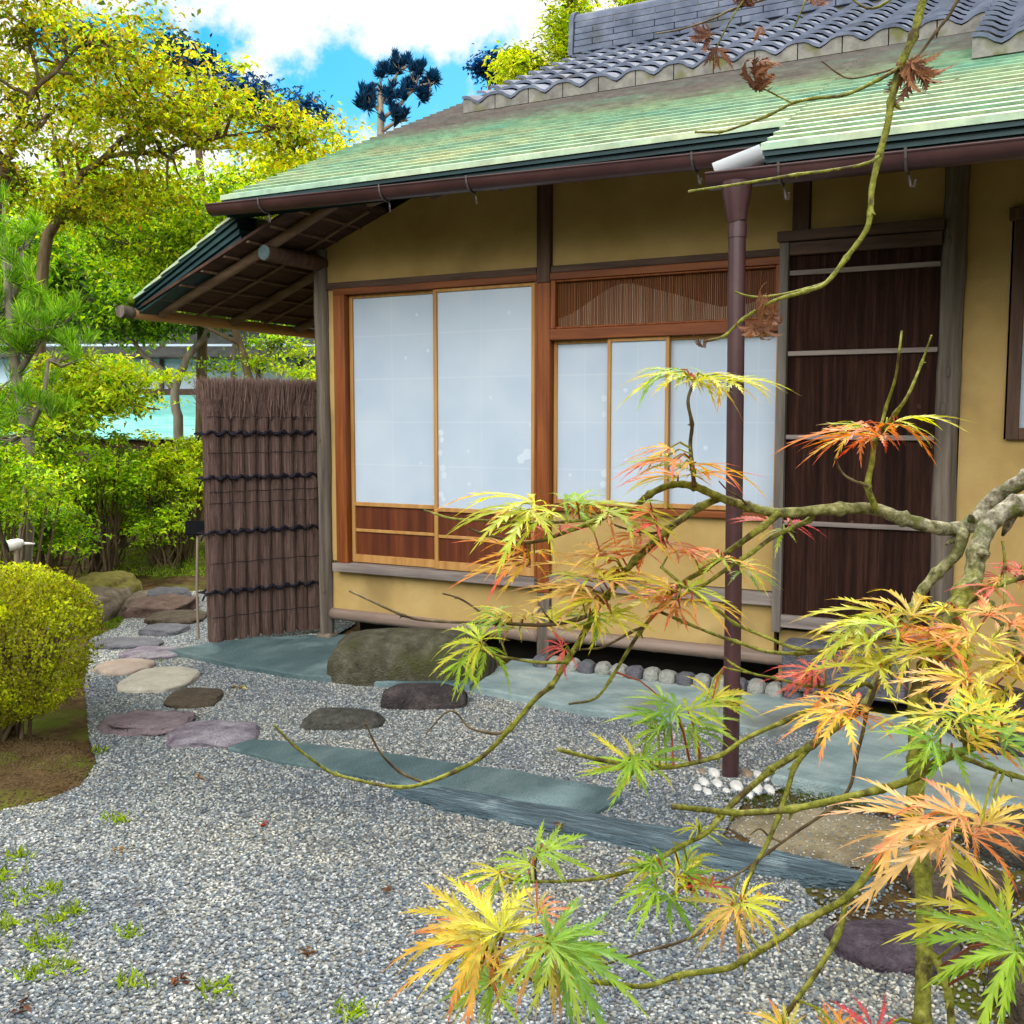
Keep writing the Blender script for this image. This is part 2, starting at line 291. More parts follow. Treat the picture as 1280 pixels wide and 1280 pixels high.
def agemat(name):
    m_, nt, out = newmat(name); N = nt.nodes; L = nt.links
    tcn = N.new('ShaderNodeTexCoord')
    def no(sc_, d=6, ro=.65):
        n_ = N.new('ShaderNodeTexNoise'); n_.inputs['Scale'].default_value = sc_; n_.inputs['Detail'].default_value = d; n_.inputs['Roughness'].default_value = ro; L.new(tcn.outputs['Object'], n_.inputs['Vector']); return n_.outputs[0]
    n1, n2, n3 = no(130), no(38), no(420, 3)
    old = ramp(nt, [(.035, .030, .018), (.13, .115, .075), (.30, .27, .21), (.44, .41, .35)], [.32, .45, .58, .72]); L.new(n1, old.inputs[0])
    yng = ramp(nt, [(.05, .05, .010), (.16, .17, .018), (.27, .27, .045), (.42, .40, .12)], [.3, .46, .6, .76]); L.new(n1, yng.inputs[0])
    moss = ramp(nt, [(0, 0, 0), (1, 1, 1)], [.50, .62]); L.new(n2, moss.inputs[0])
    mo = N.new('ShaderNodeMix'); mo.data_type = 'RGBA'; L.new(moss.outputs[0], mo.inputs['Factor']); L.new(old.outputs[0], mo.inputs['A']); mo.inputs['B'].default_value = (.085, .10, .018, 1)
    br = ramp(nt, [(0, 0, 0), (1, 1, 1)], [.53, .63]); L.new(n2, br.inputs[0])
    yb = N.new('ShaderNodeMix'); yb.data_type = 'RGBA'; L.new(br.outputs[0], yb.inputs['Factor']); L.new(yng.outputs[0], yb.inputs['A']); yb.inputs['B'].default_value = (.075, .045, .018, 1)
    at_ = N.new('ShaderNodeAttribute'); at_.attribute_name = 'Col'
    ag = N.new('ShaderNodeMath'); ag.operation = 'MULTIPLY_ADD'; L.new(n2, ag.inputs[0]); ag.inputs[1].default_value = .9; ag.inputs[2].default_value = -.45
    ad_ = N.new('ShaderNodeMath'); ad_.operation = 'ADD'; ad_.use_clamp = True; L.new(at_.outputs['Fac'], ad_.inputs[0]); L.new(ag.outputs[0], ad_.inputs[1])
    mx_ = N.new('ShaderNodeMix'); mx_.data_type = 'RGBA'; L.new(ad_.outputs[0], mx_.inputs['Factor']); L.new(yb.outputs['Result'], mx_.inputs['A']); L.new(mo.outputs['Result'], mx_.inputs['B'])
    hs_ = N.new('ShaderNodeMath'); hs_.operation = 'ADD'; L.new(n1, hs_.inputs[0]); L.new(n3, hs_.inputs[1])
    bp_ = N.new('ShaderNodeBump'); bp_.inputs['Strength'].default_value = .7; bp_.inputs['Distance'].default_value = .0022; L.new(hs_.outputs[0], bp_.inputs['Height'])
    b_ = N.new('ShaderNodeBsdfPrincipled'); b_.inputs['Roughness'].default_value = .7; b_.inputs['Specular IOR Level'].default_value = .25
    L.new(mx_.outputs['Result'], b_.inputs['Base Color']); L.new(bp_.outputs[0], b_.inputs['Normal']); L.new(b_.outputs[0], out.inputs[0]); return m_
M['age'] = agemat('maple_bark')
M['leaf'] = leafmat('garden_leaf', .5)
M['mleaf'] = leafmat('maple_leaf', .42, .45, .3)
M['dry'] = leafmat('withered_leaf', .2, .7, .2)
M['soil'] = surf('brown_moss_soil', [(.035, .020, .008), (.085, .052, .022), (.16, .11, .045)], (9, 9, 9), .95, .8, fine=70, dist=.02, spec=.1, dirt=((.09, .115, .010), 2.6, .50))
M['sand'] = surf('pale_sandy_soil', [(.15, .12, .07), (.26, .215, .135), (.34, .29, .19)], (6, 6, 6), .95, .8, fine=90, dist=.015, spec=.1, dirt=((.09, .07, .045), 3.4, .57))
M['moss'] = surf('green_moss', [(.07, .13, .006), (.14, .23, .012), (.22, .32, .03)], (14, 14, 14), .95, 1, fine=160, dist=.02, spec=.1)
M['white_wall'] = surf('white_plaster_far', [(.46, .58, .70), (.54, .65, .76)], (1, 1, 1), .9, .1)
M['far_copper'] = surf('turquoise_copper_roof', [(.14, .50, .46), (.20, .58, .53), (.28, .62, .58)], (1.5, 6, 6), .6, .2)
M['far_tile'] = surf('dark_roof_tile', [(.006, .008, .008), (.018, .02, .019), (.04, .042, .038)], (8, 8, 8), .9, .3)

def wave_lines(mat, axis_scale, freq, dark, strength=.25):
    pass

# shoji paper: pale sheets with faint seams and lattice behind; thin glass shine
m_, nt, out = newmat('shoji_paper'); N = nt.nodes; L = nt.links
tcn = N.new('ShaderNodeTexCoord'); sx = N.new('ShaderNodeSeparateXYZ'); L.new(tcn.outputs['Object'], sx.inputs[0])
def lines(sock, period, width, off=0.0):
    a = N.new('ShaderNodeMath'); a.operation = 'ADD'; a.inputs[1].default_value = 10 + off; L.new(sock, a.inputs[0])
    p = N.new('ShaderNodeMath'); p.operation = 'PINGPONG'; p.inputs[1].default_value = period / 2; L.new(a.outputs[0], p.inputs[0])
    c = N.new('ShaderNodeMapRange'); c.inputs['From Min'].default_value = 0; c.inputs['From Max'].default_value = width; c.inputs['To Min'].default_value = 1; c.inputs['To Max'].default_value = 0
    L.new(p.outputs[0], c.inputs['Value']); return c.outputs[0]
seam = lines(sx.outputs['Z'], .295, .006, .02); seam2 = lines(sx.outputs['X'], .36, .004, .08)
mxx = N.new('ShaderNodeMath'); mxx.operation = 'MAXIMUM'; L.new(seam, mxx.inputs[0]); L.new(seam2, mxx.inputs[1])
nz_ = N.new('ShaderNodeTexNoise'); nz_.inputs['Scale'].default_value = 2.2; nz_.inputs['Detail'].default_value = 5; L.new(tcn.outputs['Object'], nz_.inputs['Vector'])
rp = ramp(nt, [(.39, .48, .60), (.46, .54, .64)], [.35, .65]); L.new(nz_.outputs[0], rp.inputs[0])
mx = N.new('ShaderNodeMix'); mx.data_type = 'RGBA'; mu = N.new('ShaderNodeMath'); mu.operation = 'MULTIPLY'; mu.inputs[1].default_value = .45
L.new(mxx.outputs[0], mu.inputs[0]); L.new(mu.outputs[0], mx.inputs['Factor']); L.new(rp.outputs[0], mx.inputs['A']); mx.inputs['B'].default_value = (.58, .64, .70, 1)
b = N.new('ShaderNodeBsdfPrincipled'); b.inputs['Roughness'].default_value = .55; b.inputs['Coat Weight'].default_value = .6; b.inputs['Coat Roughness'].default_value = .12
L.new(mx.outputs['Result'], b.inputs['Base Color']); L.new(b.outputs[0], out.inputs[0]); M['paper'] = m_

# rocks: one material per tint
def rockmat(name, cols, sc=7, bump=1.0, moss=None, rough=.85):
    return surf(name, cols, (sc * 1.5, sc * 1.5, sc * 1.5), rough, bump, detail=12, fine=85, dist=.022, spec=.25, dirt=moss, rr=.7)
M['rock_green'] = rockmat('grey_green_boulder', [(.028, .028, .017), (.085, .078, .05), (.17, .155, .115)], 6, bump=1.0, moss=((.065, .07, .022), 3.4, .52))
M['rock_dark'] = rockmat('dark_violet_rock', [(.016, .014, .016), (.05, .04, .043), (.12, .10, .09)], 9)
M['rock_grey'] = rockmat('dark_grey_rock', [(.03, .03, .026), (.07, .068, .058), (.125, .12, .105)], 12)
M['rock_lav'] = rockmat('lavender_stone', [(0.094, 0.061, 0.094), (0.238, 0.209, 0.252), (0.403, 0.382, 0.418)], 6)
M['rock_mauve'] = rockmat('mauve_stone', [(0.122, 0.086, 0.104), (0.209, 0.158, 0.18), (0.288, 0.238, 0.259)], 7)
M['rock_brown'] = rockmat('brown_stone', [(0.045, 0.033, 0.021), (0.09, 0.069, 0.048), (0.132, 0.102, 0.072)], 12)
M['rock_cream'] = rockmat('cream_stone', [(0.3, 0.277, 0.217), (0.413, 0.383, 0.315), (0.495, 0.465, 0.398)], 7, bump=.5)
M['rock_rose'] = rockmat('pale_rose_stone', [(0.259, 0.194, 0.158), (0.346, 0.274, 0.223), (0.403, 0.338, 0.288)], 7, bump=.5)
M['rock_slate'] = rockmat('slate_grey_stone', [(0.07, 0.07, 0.084), (0.126, 0.126, 0.147), (0.182, 0.182, 0.203)], 8)
M['rock_red'] = rockmat('reddish_rock', [(0.091, 0.056, 0.042), (0.154, 0.101, 0.081), (0.224, 0.161, 0.133)], 8)
M['rock_tan'] = rockmat('tan_boulder', [(0.07, 0.052, 0.038), (0.196, 0.154, 0.112), (0.322, 0.28, 0.217)], 6)
M['moss_rock'] = rockmat('mossy_olive_rock', [(.06, .045, .015), (.17, .15, .025), (.24, .24, .03)], 8)
M['rock_pale'] = rockmat('pale_grey_cobble', [(.24, .25, .225), (.38, .385, .35), (.48, .48, .44)], 14)
M['rock_purple'] = rockmat('dark_purple_stone', [(.035, .022, .034), (.085, .062, .082), (.16, .13, .155)], 12)
M['pebble_white'] = rockmat('white_pebble', [(0.468, 0.459, 0.433), (0.595, 0.586, 0.561), (0.663, 0.654, 0.629)], 20, bump=.2, rough=.6)
M['pebble_brown'] = rockmat('tan_pebble', [(0.168, 0.119, 0.077), (0.252, 0.189, 0.133), (0.315, 0.252, 0.189)], 20, bump=.2, rough=.6)

# ------------------------------------------------------------------ ground
def sheet(name, pts, z, mat, kind='structure', thick=None, sub=None):
    mb = MB(); n = len(pts)
    mb.add([(p[0], p[1], z) for p in pts], [tuple(range(n))])
    return tag(mb.build(name, mat), kind=kind)
# garden soil as one gently uneven sheet reaching the horizon
def gh(x, y):
    """height of the garden soil: flat by the house, rising behind the path"""
    p = np.array([x, y]); v = p - CAM[:2]; dep = v @ d_h[:2]; lat = v @ RT[:2]
    k = max(0.0, min(1.0, (dep - 9.0) / 4.0)) * max(0.0, min(1.0, (-lat - .8) / 1.5))
    return -.112 + k * (.16 + .10 * noise.noise(Vector((x * .6, y * .6, 3)))) + .012 * noise.noise(Vector((x * 2.1, y * 2.1, 0))) * min(1, abs(dep) / 4)
xs = sorted(set([-250, -120, -60, -35, -25] + [round(-20 + .5 * i, 2) for i in range(64)] + [15, 25, 45, 90, 200]))
ys = sorted(set([-200, -90, -40, -20] + [round(-12 + .5 * i, 2) for i in range(56)] + [20, 28, 45, 80, 150, 300]))
mb = MB(); vs = [(x, y, gh(x, y)) for y in ys for x in xs]; nx = len(xs)
mb.add(vs, [(j * nx + i, j * nx + i + 1, (j + 1) * nx + i + 1, (j + 1) * nx + i) for j in range(len(ys) - 1) for i in range(nx - 1)])
tag(mb.build('ground', M['soil'], smooth=True), kind='structure')

def P2(x, y, z=-.10): p = G(x, y, z); return (p[0], p[1])
grav = [P2(265, 738), P2(215, 742), P2(165, 758), P2(148, 785), P2(112, 800), P2(106, 860), P2(112, 925), P2(122, 955), P2(100, 985), P2(55, 1003), P2(0, 1015)]
grav += [(1.0, -3.6), (1.1, -4.4), (2.1, -5.1), (3.6, -5.2), (5.0, -4.2)]
grav += [P2(1230, 1290), P2(1165, 1235), P2(1070, 1195), P2(1035, 1150), P2(985, 1090), P2(900, 1050), P2(930, 1000), P2(985, 985), (3.75, -1.2), (3.6, -.12), (0.0, -.08), (-.2, .6), (-.9, 1.4)]
# gravel bed sheet
m_, nt, out = newmat('gravel_bed'); N = nt.nodes; L = nt.links
tcn = N.new('ShaderNodeTexCoord'); vo = N.new('ShaderNodeTexVoronoi'); vo.inputs['Scale'].default_value = 75; L.new(tcn.outputs['Object'], vo.inputs['Vector'])
STONE = [(0.074, 0.085, 0.098), (0.092, 0.112, 0.133), (0.12, 0.145, 0.17), (0.151, 0.17, 0.188), (0.267, 0.26, 0.225), (0.343, 0.348, 0.331), (0.126, 0.12, 0.112), (0.132, 0.169, 0.205), (0.459, 0.462, 0.45), (0.227, 0.223, 0.203)]
sp = N.new('ShaderNodeSeparateColor'); L.new(vo.outputs['Color'], sp.inputs[0])
rp = ramp(nt, STONE, [i / len(STONE) for i in range(len(STONE))], 'CONSTANT'); L.new(sp.outputs[0], rp.inputs[0])
b = N.new('ShaderNodeBsdfPrincipled'); b.inputs['Roughness'].default_value = .8
bp = N.new('ShaderNodeBump'); bp.inputs['Strength'].default_value = .9; bp.inputs['Distance'].default_value = .008; bp.invert = True; L.new(vo.outputs['Distance'], bp.inputs['Height'])
dk = N.new('ShaderNodeMix'); dk.data_type = 'RGBA'; dk.blend_type = 'MULTIPLY'; dk.inputs['Factor'].default_value = 1; dk.inputs['B'].default_value = (.55, .55, .55, 1)
L.new(rp.outputs[0], dk.inputs['A']); L.new(dk.outputs['Result'], b.inputs['Base Color']); L.new(bp.outputs[0], b.inputs['Normal']); L.new(b.outputs[0], out.inputs[0])
M['gravel_bed'] = m_
sheet('gravel_bed', grav, -.096, M['gravel_bed'])

# loose pebbles on the bed (one object, uncountable)
m_, nt, out = newmat('gravel_pebble'); N = nt.nodes; L = nt.links
at = N.new('ShaderNodeAttribute'); at.attribute_type = 'INSTANCER'; at.attribute_name = 'tint'
rp = ramp(nt, STONE, [i / len(STONE) for i in range(len(STONE))], 'CONSTANT'); L.new(at.outputs['Fac'], rp.inputs[0])
b = N.new('ShaderNodeBsdfPrincipled'); b.inputs['Roughness'].default_value = .62; b.inputs['Specular IOR Level'].default_value = .35
ge = N.new('ShaderNodeNewGeometry'); gn = N.new('ShaderNodeTexNoise'); gn.inputs['Scale'].default_value = 1.3; gn.inputs['Detail'].default_value = 5; gn.inputs['Roughness'].default_value = .6; L.new(ge.outputs['Position'], gn.inputs['Vector'])
gr_ = ramp(nt, [(.66, .72, .80), (.98, 1.0, 1.0), (1.22, 1.15, 1.02)], [.34, .5, .66]); L.new(gn.outputs[0], gr_.inputs[0])
gm = N.new('ShaderNodeMix'); gm.data_type = 'RGBA'; gm.blend_type = 'MULTIPLY'; gm.inputs['Factor'].default_value = 1; L.new(rp.outputs[0], gm.inputs['A']); L.new(gr_.outputs[0], gm.inputs['B'])
L.new(gm.outputs['Result'], b.inputs['Base Color']); L.new(b.outputs[0], out.inputs[0]); M['pebble'] = m_
M['crumb'] = surf('earth_crumb', [(.03, .018, .008), (.09, .058, .028), (.20, .15, .085)], (9, 9, 9), .95, .3, spec=.1)
def pebble_field(name, poly, z, density, size, seed, mat='pebble', on=None):
    mb = MB(); mb.add([(p[0], p[1], z) for p in poly] if poly else [(0, 0, 0)], [tuple(range(len(poly)))] if poly else [])
    ob = mb.build(name, M[mat])
    if on: ob.data = on.data.copy()
    ng = bpy.data.node_groups.new('scatter_pebbles', 'GeometryNodeTree')
    ng.interface.new_socket('Geometry', in_out='INPUT', socket_type='NodeSocketGeometry')
    ng.interface.new_socket('Geometry', in_out='OUTPUT', socket_type='NodeSocketGeometry')
    n, l = ng.nodes, ng.links
    gi, go = n.new('NodeGroupInput'), n.new('NodeGroupOutput')
    dp = n.new('GeometryNodeDistributePointsOnFaces'); dp.inputs['Density'].default_value = density; dp.inputs['Seed'].default_value = seed
    ico = n.new('GeometryNodeMeshIcoSphere'); ico.inputs['Radius'].default_value = 1; ico.inputs['Subdivisions'].default_value = 2
    ss = n.new('GeometryNodeSetShadeSmooth'); smt = n.new('GeometryNodeSetMaterial'); smt.inputs['Material'].default_value = M[mat]
    iop = n.new('GeometryNodeInstanceOnPoints')
    rv = n.new('FunctionNodeRandomValue'); rv.data_type = 'FLOAT_VECTOR'; rv.inputs['Min'].default_value = (size * .7, size * .55, size * .42); rv.inputs['Max'].default_value = (size * 1.35, size * 1.0, size * .75)
    ro = n.new('FunctionNodeRandomValue'); ro.data_type = 'FLOAT_VECTOR'; ro.inputs['Min'].default_value = (-.5, -.5, 0); ro.inputs['Max'].default_value = (.5, .5, 6.283); ro.inputs['Seed'].default_value = 5
    st = n.new('GeometryNodeStoreNamedAttribute'); st.data_type = 'FLOAT'; st.domain = 'INSTANCE'; st.inputs['Name'].default_value = 'tint'
    rt = n.new('FunctionNodeRandomValue'); rt.data_type = 'FLOAT'; rt.inputs['Seed'].default_value = 9
    l.new(gi.outputs[0], dp.inputs['Mesh']); l.new(dp.outputs['Points'], iop.inputs['Points'])
    l.new(ico.outputs[0], ss.inputs[0]); l.new(ss.outputs[0], smt.inputs[0]); l.new(smt.outputs[0], iop.inputs['Instance'])
    l.new(rv.outputs[0], iop.inputs['Scale']); l.new(ro.outputs[0], iop.inputs['Rotation'])
    l.new(iop.outputs[0], st.inputs['Geometry']); l.new([o for o in rt.outputs if o.enabled][0], st.inputs['Value']); l.new(st.outputs[0], go.inputs[0])
    md = ob.modifiers.new('scatter', 'NODES'); md.node_group = ng
    return tag(ob, kind='stuff')
pebble_field('gravel', grav, -.094, 11500, .0068, 3)
# loose grit strewn over the soil at the right
pebble_field('grit', [P2(880, 1010), P2(1000, 985), P2(1130, 1010), P2(1290, 1020), P2(1290, 1290), P2(1165, 1290), P2(1165, 1235), P2(1070, 1195), P2(1035, 1150), P2(985, 1090), P2(900, 1050)], -.106, 2600, .0065, 8)

# sandy patch and mossy strip at the right, soil bed under the clipped bush, moss by the path
def patch(name, pts, z, h, mat, n=22, kind='structure', seed=0):
    """low irregular mound over a polygon: rings shrinking to the middle"""
    c = np.mean(np.array(pts), axis=0); P = []
    k = len(pts)
    for i in range(k):
        for q in range(4):
            t = q / 4; a = np.array(pts[i]) * (1 - t) + np.array(pts[(i + 1) % k]) * t
            a = c + (a - c) * (1 + .10 * noise.noise(Vector((a[0] * 6, a[1] * 6, seed))))
            P.append(a)
    mb = MB(); K = len(P); vs = []; rings = 7
    for r_ in range(rings):
        s = 1 - r_ / rings
        for a in P:
            p = c + (a - c) * s
            hh = h * (1 - s ** 2.2) ** .6 if h > .01 else h * (0 if r_ == 0 else 1)
            vs.append((p[0], p[1], z + hh + (.2 * h * noise.noise(Vector((p[0] * 9, p[1] * 9, 1))) if r_ else 0)))
    vs.append((c[0], c[1], z + h))
    fs = [(r_ * K + i, r_ * K + (i + 1) % K, (r_ + 1) * K + (i + 1) % K, (r_ + 1) * K + i) for r_ in range(rings - 1) for i in range(K)]
    fs += [((rings - 1) * K + i, (rings - 1) * K + (i + 1) % K, rings * K) for i in range(K)]
    mb.add(vs, fs); return tag(mb.build(name, mat, smooth=True), kind=kind)
sand_ = patch('sandy_soil', [P2(905, 1030), P2(985, 1000), P2(1120, 1022), P2(1200, 1040), P2(1160, 1085), P2(1060, 1080), P2(960, 1062)], -.108, .03, M['sand'], seed=2)
bed_ = patch('soil_bed', [P2(-90, 1000), P2(-60, 930), P2(10, 915), P2(80, 922), P2(122, 950), P2(100, 985), P2(50, 1003), P2(0, 1016)], -.10, .045, M['soil'], seed=3)
def blades_on(name, pts, z, n, ln, pal_, sp=.16):
    """low growing moss and grass over a polygon, one object of many short blades"""
    pts = np.array(pts); c = pts.mean(0); lo, hi = pts.min(0), pts.max(0); out_ = []
    k = len(pts)
    while len(out_) < n:
        p = lo + npr.random(2) * (hi - lo); ins = False
        for a in range(k):
            q, w = pts[a], pts[(a + 1) % k]
            if (q[1] > p[1]) != (w[1] > p[1]) and p[0] < (w[0] - q[0]) * (p[1] - q[1]) / (w[1] - q[1]) + q[0]: ins = not ins
        if ins and noise.noise(Vector((p[0] * 7, p[1] * 7, 4))) > npr.random() * .9 - .65: out_.append((p[0], p[1], z + .01 * noise.noise(Vector((p[0] * 5, p[1] * 5, 0)))))
    P_ = np.array(out_); F_ = rv(n) * .8 + np.array([0, 0, .8])
    o = leaf_mesh(name, P_, F_, rv(n), ln * npr.uniform(.4, 1.1, n), pick(pal_, n), M['leaf'], None, aspect=sp, fold=.03, bend=.3)
    return tag(o, kind='stuff')
MOSSP = [(.12, .24, .012), (.20, .33, .015), (.30, .40, .03), (.08, .15, .01)]
pebble_field('sand_grit', None, 0, 2600, .0042, 4, on=sand_)
pebble_field('earth_crumbs', None, 0, 2600, .0075, 6, mat='crumb', on=bed_)

# ------------------------------------------------------------------ paving slabs and stones
def slab(name, px, z0, z1, mat, label, cat, group=None, bev=.012):
    poly = [P2(x, y, z1) for x, y in px]
    # densify and roughen the outline a little
    Q = []
    for i in range(len(poly)):
        a, b_ = np.array(poly[i]), np.array(poly[(i + 1) % len(poly)]); n = max(1, int(np.linalg.norm(b_ - a) / .05))
        for k in range(n):
            p = a + (b_ - a) * k / n; w = (.026 if mat is M['edge_slate'] else .014) * (noise.noise(Vector((p[0] * 7, p[1] * 7, z1 * 9))) + .6 * noise.noise(Vector((p[0] * 17, p[1] * 17, z1 * 5)))); Q.append((p[0] + w, p[1] + w * .7))
    bm = bmesh.new(); lo = [bm.verts.new((p[0], p[1], z0)) for p in Q]; hi = [bm.verts.new((p[0], p[1], z1 + .004 * noise.noise(Vector((p[0] * 5, p[1] * 5, 2))))) for p in Q]
    n = len(Q); bm.faces.new(hi); bm.faces.new(lo[::-1])
    for i in range(n): bm.faces.new((lo[i], lo[(i + 1) % n], hi[(i + 1) % n], hi[i]))
    bmesh.ops.recalc_face_normals(bm, faces=bm.faces[:])
    top = [e for e in bm.edges if all(v in hi for v in e.verts)]
    bmesh.ops.bevel(bm, geom=top, offset=bev, segments=2, affect='EDGES', profile=.6)
    mb = MB(); mb.addbm(bm)
    c = np.mean(np.array(Q), axis=0)
    return tag(mb.build(name, mat, origin=(c[0], c[1], z0)), label, cat, group)
slab('paving_slab', [(213, 812), (262, 803), (330, 796), (425, 792), (520, 800), (618, 832), (588, 856), (470, 851), (372, 842), (290, 828)], -.15, -.055, M['slate'], 'blue green slate slab running from the brush fence to the big boulder', 'paving slab', 'slate paving along the house')
slab('paving_slab', [(592, 857), (624, 833), (645, 822), (760, 830), (1005, 858), (1062, 884), (1010, 902), (960, 912), (880, 896), (735, 886)], -.15, -.05, M['flag'], 'pale grey flagstone under the shoji window between boulder and downpipe', 'paving slab', 'slate paving along the house')
slab('paving_slab', [(967, 968), (1000, 935), (1040, 908), (1085, 888), (1300, 920), (1300, 1015), (1160, 1002)], -.15, -.05, M['flag'], 'pale flagstone in front of the dark bark door at right', 'paving slab', 'slate paving along the house')
slab('kerb_slab', [(286, 934), (312, 924), (345, 925), (430, 933), (530, 947), (650, 964), (768, 984), (776, 998), (742, 1016), (640, 1001), (540, 985), (430, 965), (340, 948)], -.16, -.075, M['slate'], 'long flat blue green slate plank pointing left in the gravel', 'stone kerb', None, .008)
slab('kerb_slab', [(488, 986), (560, 982), (660, 1000), (760, 1018), (870, 1038), (960, 1058), (1050, 1079), (1100, 1095), (1104, 1100), (1000, 1094), (900, 1079), (800, 1056), (690, 1034), (560, 1008)], -.16, -.070, M['edge_slate'], 'long ridged slate kerb with pale layered streaks nearest the camera', 'stone kerb', None, .02)

def stone(name, px, py, hw, hh, H, mat, label, cat='stepping stone', group=None, rot=None, seed=0, sq=2.6, lift=0.0, rough=.10, zb=-.10):
    """flattish natural stone: px,py the middle of its top in the photo, hw/hh half size there"""
    zt = zb + H * .6
    c = G(px, py, zt); a = G(px + hw, py, zt); f_ = G(px, py + hh, zt); bk = G(px, py - hh, zt)
    rx = np.linalg.norm(a - c); ry = np.linalg.norm(f_ - bk) / 2
    bm = bmesh.new(); bmesh.ops.create_icosphere(bm, subdivisions=4, radius=1)
    ang = math.atan2(RT[1], RT[0]) + (rot or 0)
    ca, sa = math.cos(ang), math.sin(ang)
    for v in bm.verts:
        p = v.co.copy()
        e = 2 / sq
        q = Vector((math.copysign(abs(p.x) ** e, p.x), math.copysign(abs(p.y) ** e, p.y), math.copysign(abs(p.z) ** .6, p.z)))
        L_ = (abs(q.x) ** 2 + abs(q.y) ** 2) ** .5
        n1 = noise.noise(p * 1.3 + Vector((seed * 7.1, 0, 0))) + .5 * noise.noise(p * 3.1 + Vector((seed * 3.3, 5, 0)))
        n2 = noise.noise(p * 7 + Vector((0, seed * 2.2, 3)))
        k = 1 + rough * 1.6 * n1 + rough * .4 * n2
        x, y, z_ = q.x * rx * k, q.y * ry * k, q.z * H * .5 * (1 + rough * 1.4 * n1 + rough * .5 * n2)
        v.co = Vector((x * ca - y * sa, x * sa + y * ca, z_ + H * .1))
    mb = MB(); mb.addbm(bm, Matrix.Translation((c[0], c[1], zb + lift)))
    return tag(mb.build(name, mat, smooth=True, origin=(c[0], c[1], zb)), label, cat, group)

SG = 'stepping stones set in the gravel'
stone('stepping_stone', 266, 910, 58, 15, .08, M['rock_lav'], 'lavender stepping stone with white streaks, nearest to the slate plank', group=SG, seed=1, rough=.12)
stone('stepping_stone', 186, 896, 57, 13, .08, M['rock_mauve'], 'mauve angular stepping stone beside the clipped bush', group=SG, seed=2, rough=.2)
stone('stepping_stone', 243, 867, 33, 11, .07, M['rock_brown'], 'small brown stepping stone in front of the cream stone', group=SG, seed=3)
stone('stepping_stone', 200, 843, 43, 14, .08, M['rock_cream'], 'broad cream white stepping stone, brightest of the path', group=SG, seed=4, rough=.06)
stone('stepping_stone', 156, 828, 36, 7.5, .08, M['rock_rose'], 'pale rose stepping stone left of the cream stone', group=SG, seed=5, rough=.08)
stone('stepping_stone', 190, 812, 38, 7, .07, M['rock_lav'], 'pale violet stepping stone touching the tip of the slate slab', group=SG, seed=6, rough=.08)
stone('stepping_stone', 156, 799, 47, 5.5, .08, M['rock_slate'], 'long bluish grey stepping stone right of the moss', group=SG, seed=7)
stone('stepping_stone', 205, 782, 29, 5.5, .09, M['rock_slate'], 'small slate grey stepping stone left of the black sign post', group=SG, seed=8)
stone('stepping_stone', 220, 766, 36, 6, .11, M['rock_brown'], 'brownish grey stepping stone behind the sign post', group=SG, seed=9)
stone('path_rock', 198, 747, 40, 8, .20, M['rock_red'], 'low reddish rock at the far end of the stepping path', 'rock', seed=10, rough=.16)
stone('path_rock', 168, 743, 10, 9, .20, M['rock_tan'], 'small round tan rock beside the reddish rock', 'rock', seed=16)
stone('path_rock', 208, 735, 28, 5, .2, M['rock_slate'], 'flat grey rock behind the reddish rock', 'rock', seed=11)
stone('boulder', 116, 740, 33, 14, .34, M['rock_tan'], 'tan and grey boulder behind the clipped bush', 'boulder', seed=12, rough=.16)
stone('boulder', 125, 722, 40, 10, .30, M['moss_rock'], 'mossy humped boulder at the edge of the shrubs', 'boulder', seed=13, rough=.16)
def footed(name, px, pyf, wpx, dm, hm, zb, mat, label, cat, group=None, seed=0, rough=.07, ang_=0.0, top=.62):
    """boulder by the middle of its front foot in the photo, its width there, and depth and height in metres"""
    f_ = G(px, pyf, zb); dep = (f_ - CAM) @ FW; w_ = wpx / 1280 * dep / 2; vdir = np.array([d_h[0], d_h[1]]); c = np.array([f_[0], f_[1]]) + vdir * dm * .5
    bm = bmesh.new(); bmesh.ops.create_icosphere(bm, subdivisions=5, radius=1); a_ = math.atan2(RT[1], RT[0]) + ang_; ca, sa = math.cos(a_), math.sin(a_)
    for v in bm.verts:
        p = v.co.copy(); q = Vector([math.copysign(abs(t) ** e_, t) for t, e_ in zip(p, (.62, .62, top))])
        n1 = noise.noise(p * 1.2 + Vector((seed * 7.1, 0, 0))) + .5 * noise.noise(p * 2.7 + Vector((seed, 5, 0))); n2 = noise.noise(p * 8 + Vector((0, seed, 3)))
        k = 1 + rough * 1.5 * n1 + rough * .3 * n2
        sh = 1 - .12 * max(0, p.z)          # sides lean in towards the top
        x, y, z = q.x * w_ * k * sh, q.y * dm * .5 * k * sh, q.z * hm * (1 + rough * n1 + rough * .25 * n2)
        v.co = Vector((x * ca - y * sa, x * sa + y * ca, z))
    mb = MB(); mb.addbm(bm, Matrix.Translation((c[0], c[1], zb)))
    return tag(mb.build(name, mat, smooth=True, origin=(c[0], c[1], zb)), label, cat, group)
footed('stepping_stone', 423, 915, 106, .26, .075, -.10, M['rock_grey'], 'dark grey flat stepping stone before the big boulder', 'stepping stone', SG, 14, .06)
footed('step_rock', 526, 889, 112, .22, .125, -.10, M['rock_dark'], 'dark violet oblong rock at the foot of the big boulder', 'rock', None, 15, .07)
footed('boulder', 511, 851, 212, .50, .255, -.055, M['rock_green'], 'big smooth grey green boulder below the shoji window', 'boulder', None, 24, .06)
stone('stepping_stone', 1118, 1165, 80, 26, .10, M['rock_purple'], 'dark purple oval stepping stone behind the maple stem at right', group=SG, seed=17, rough=.06)
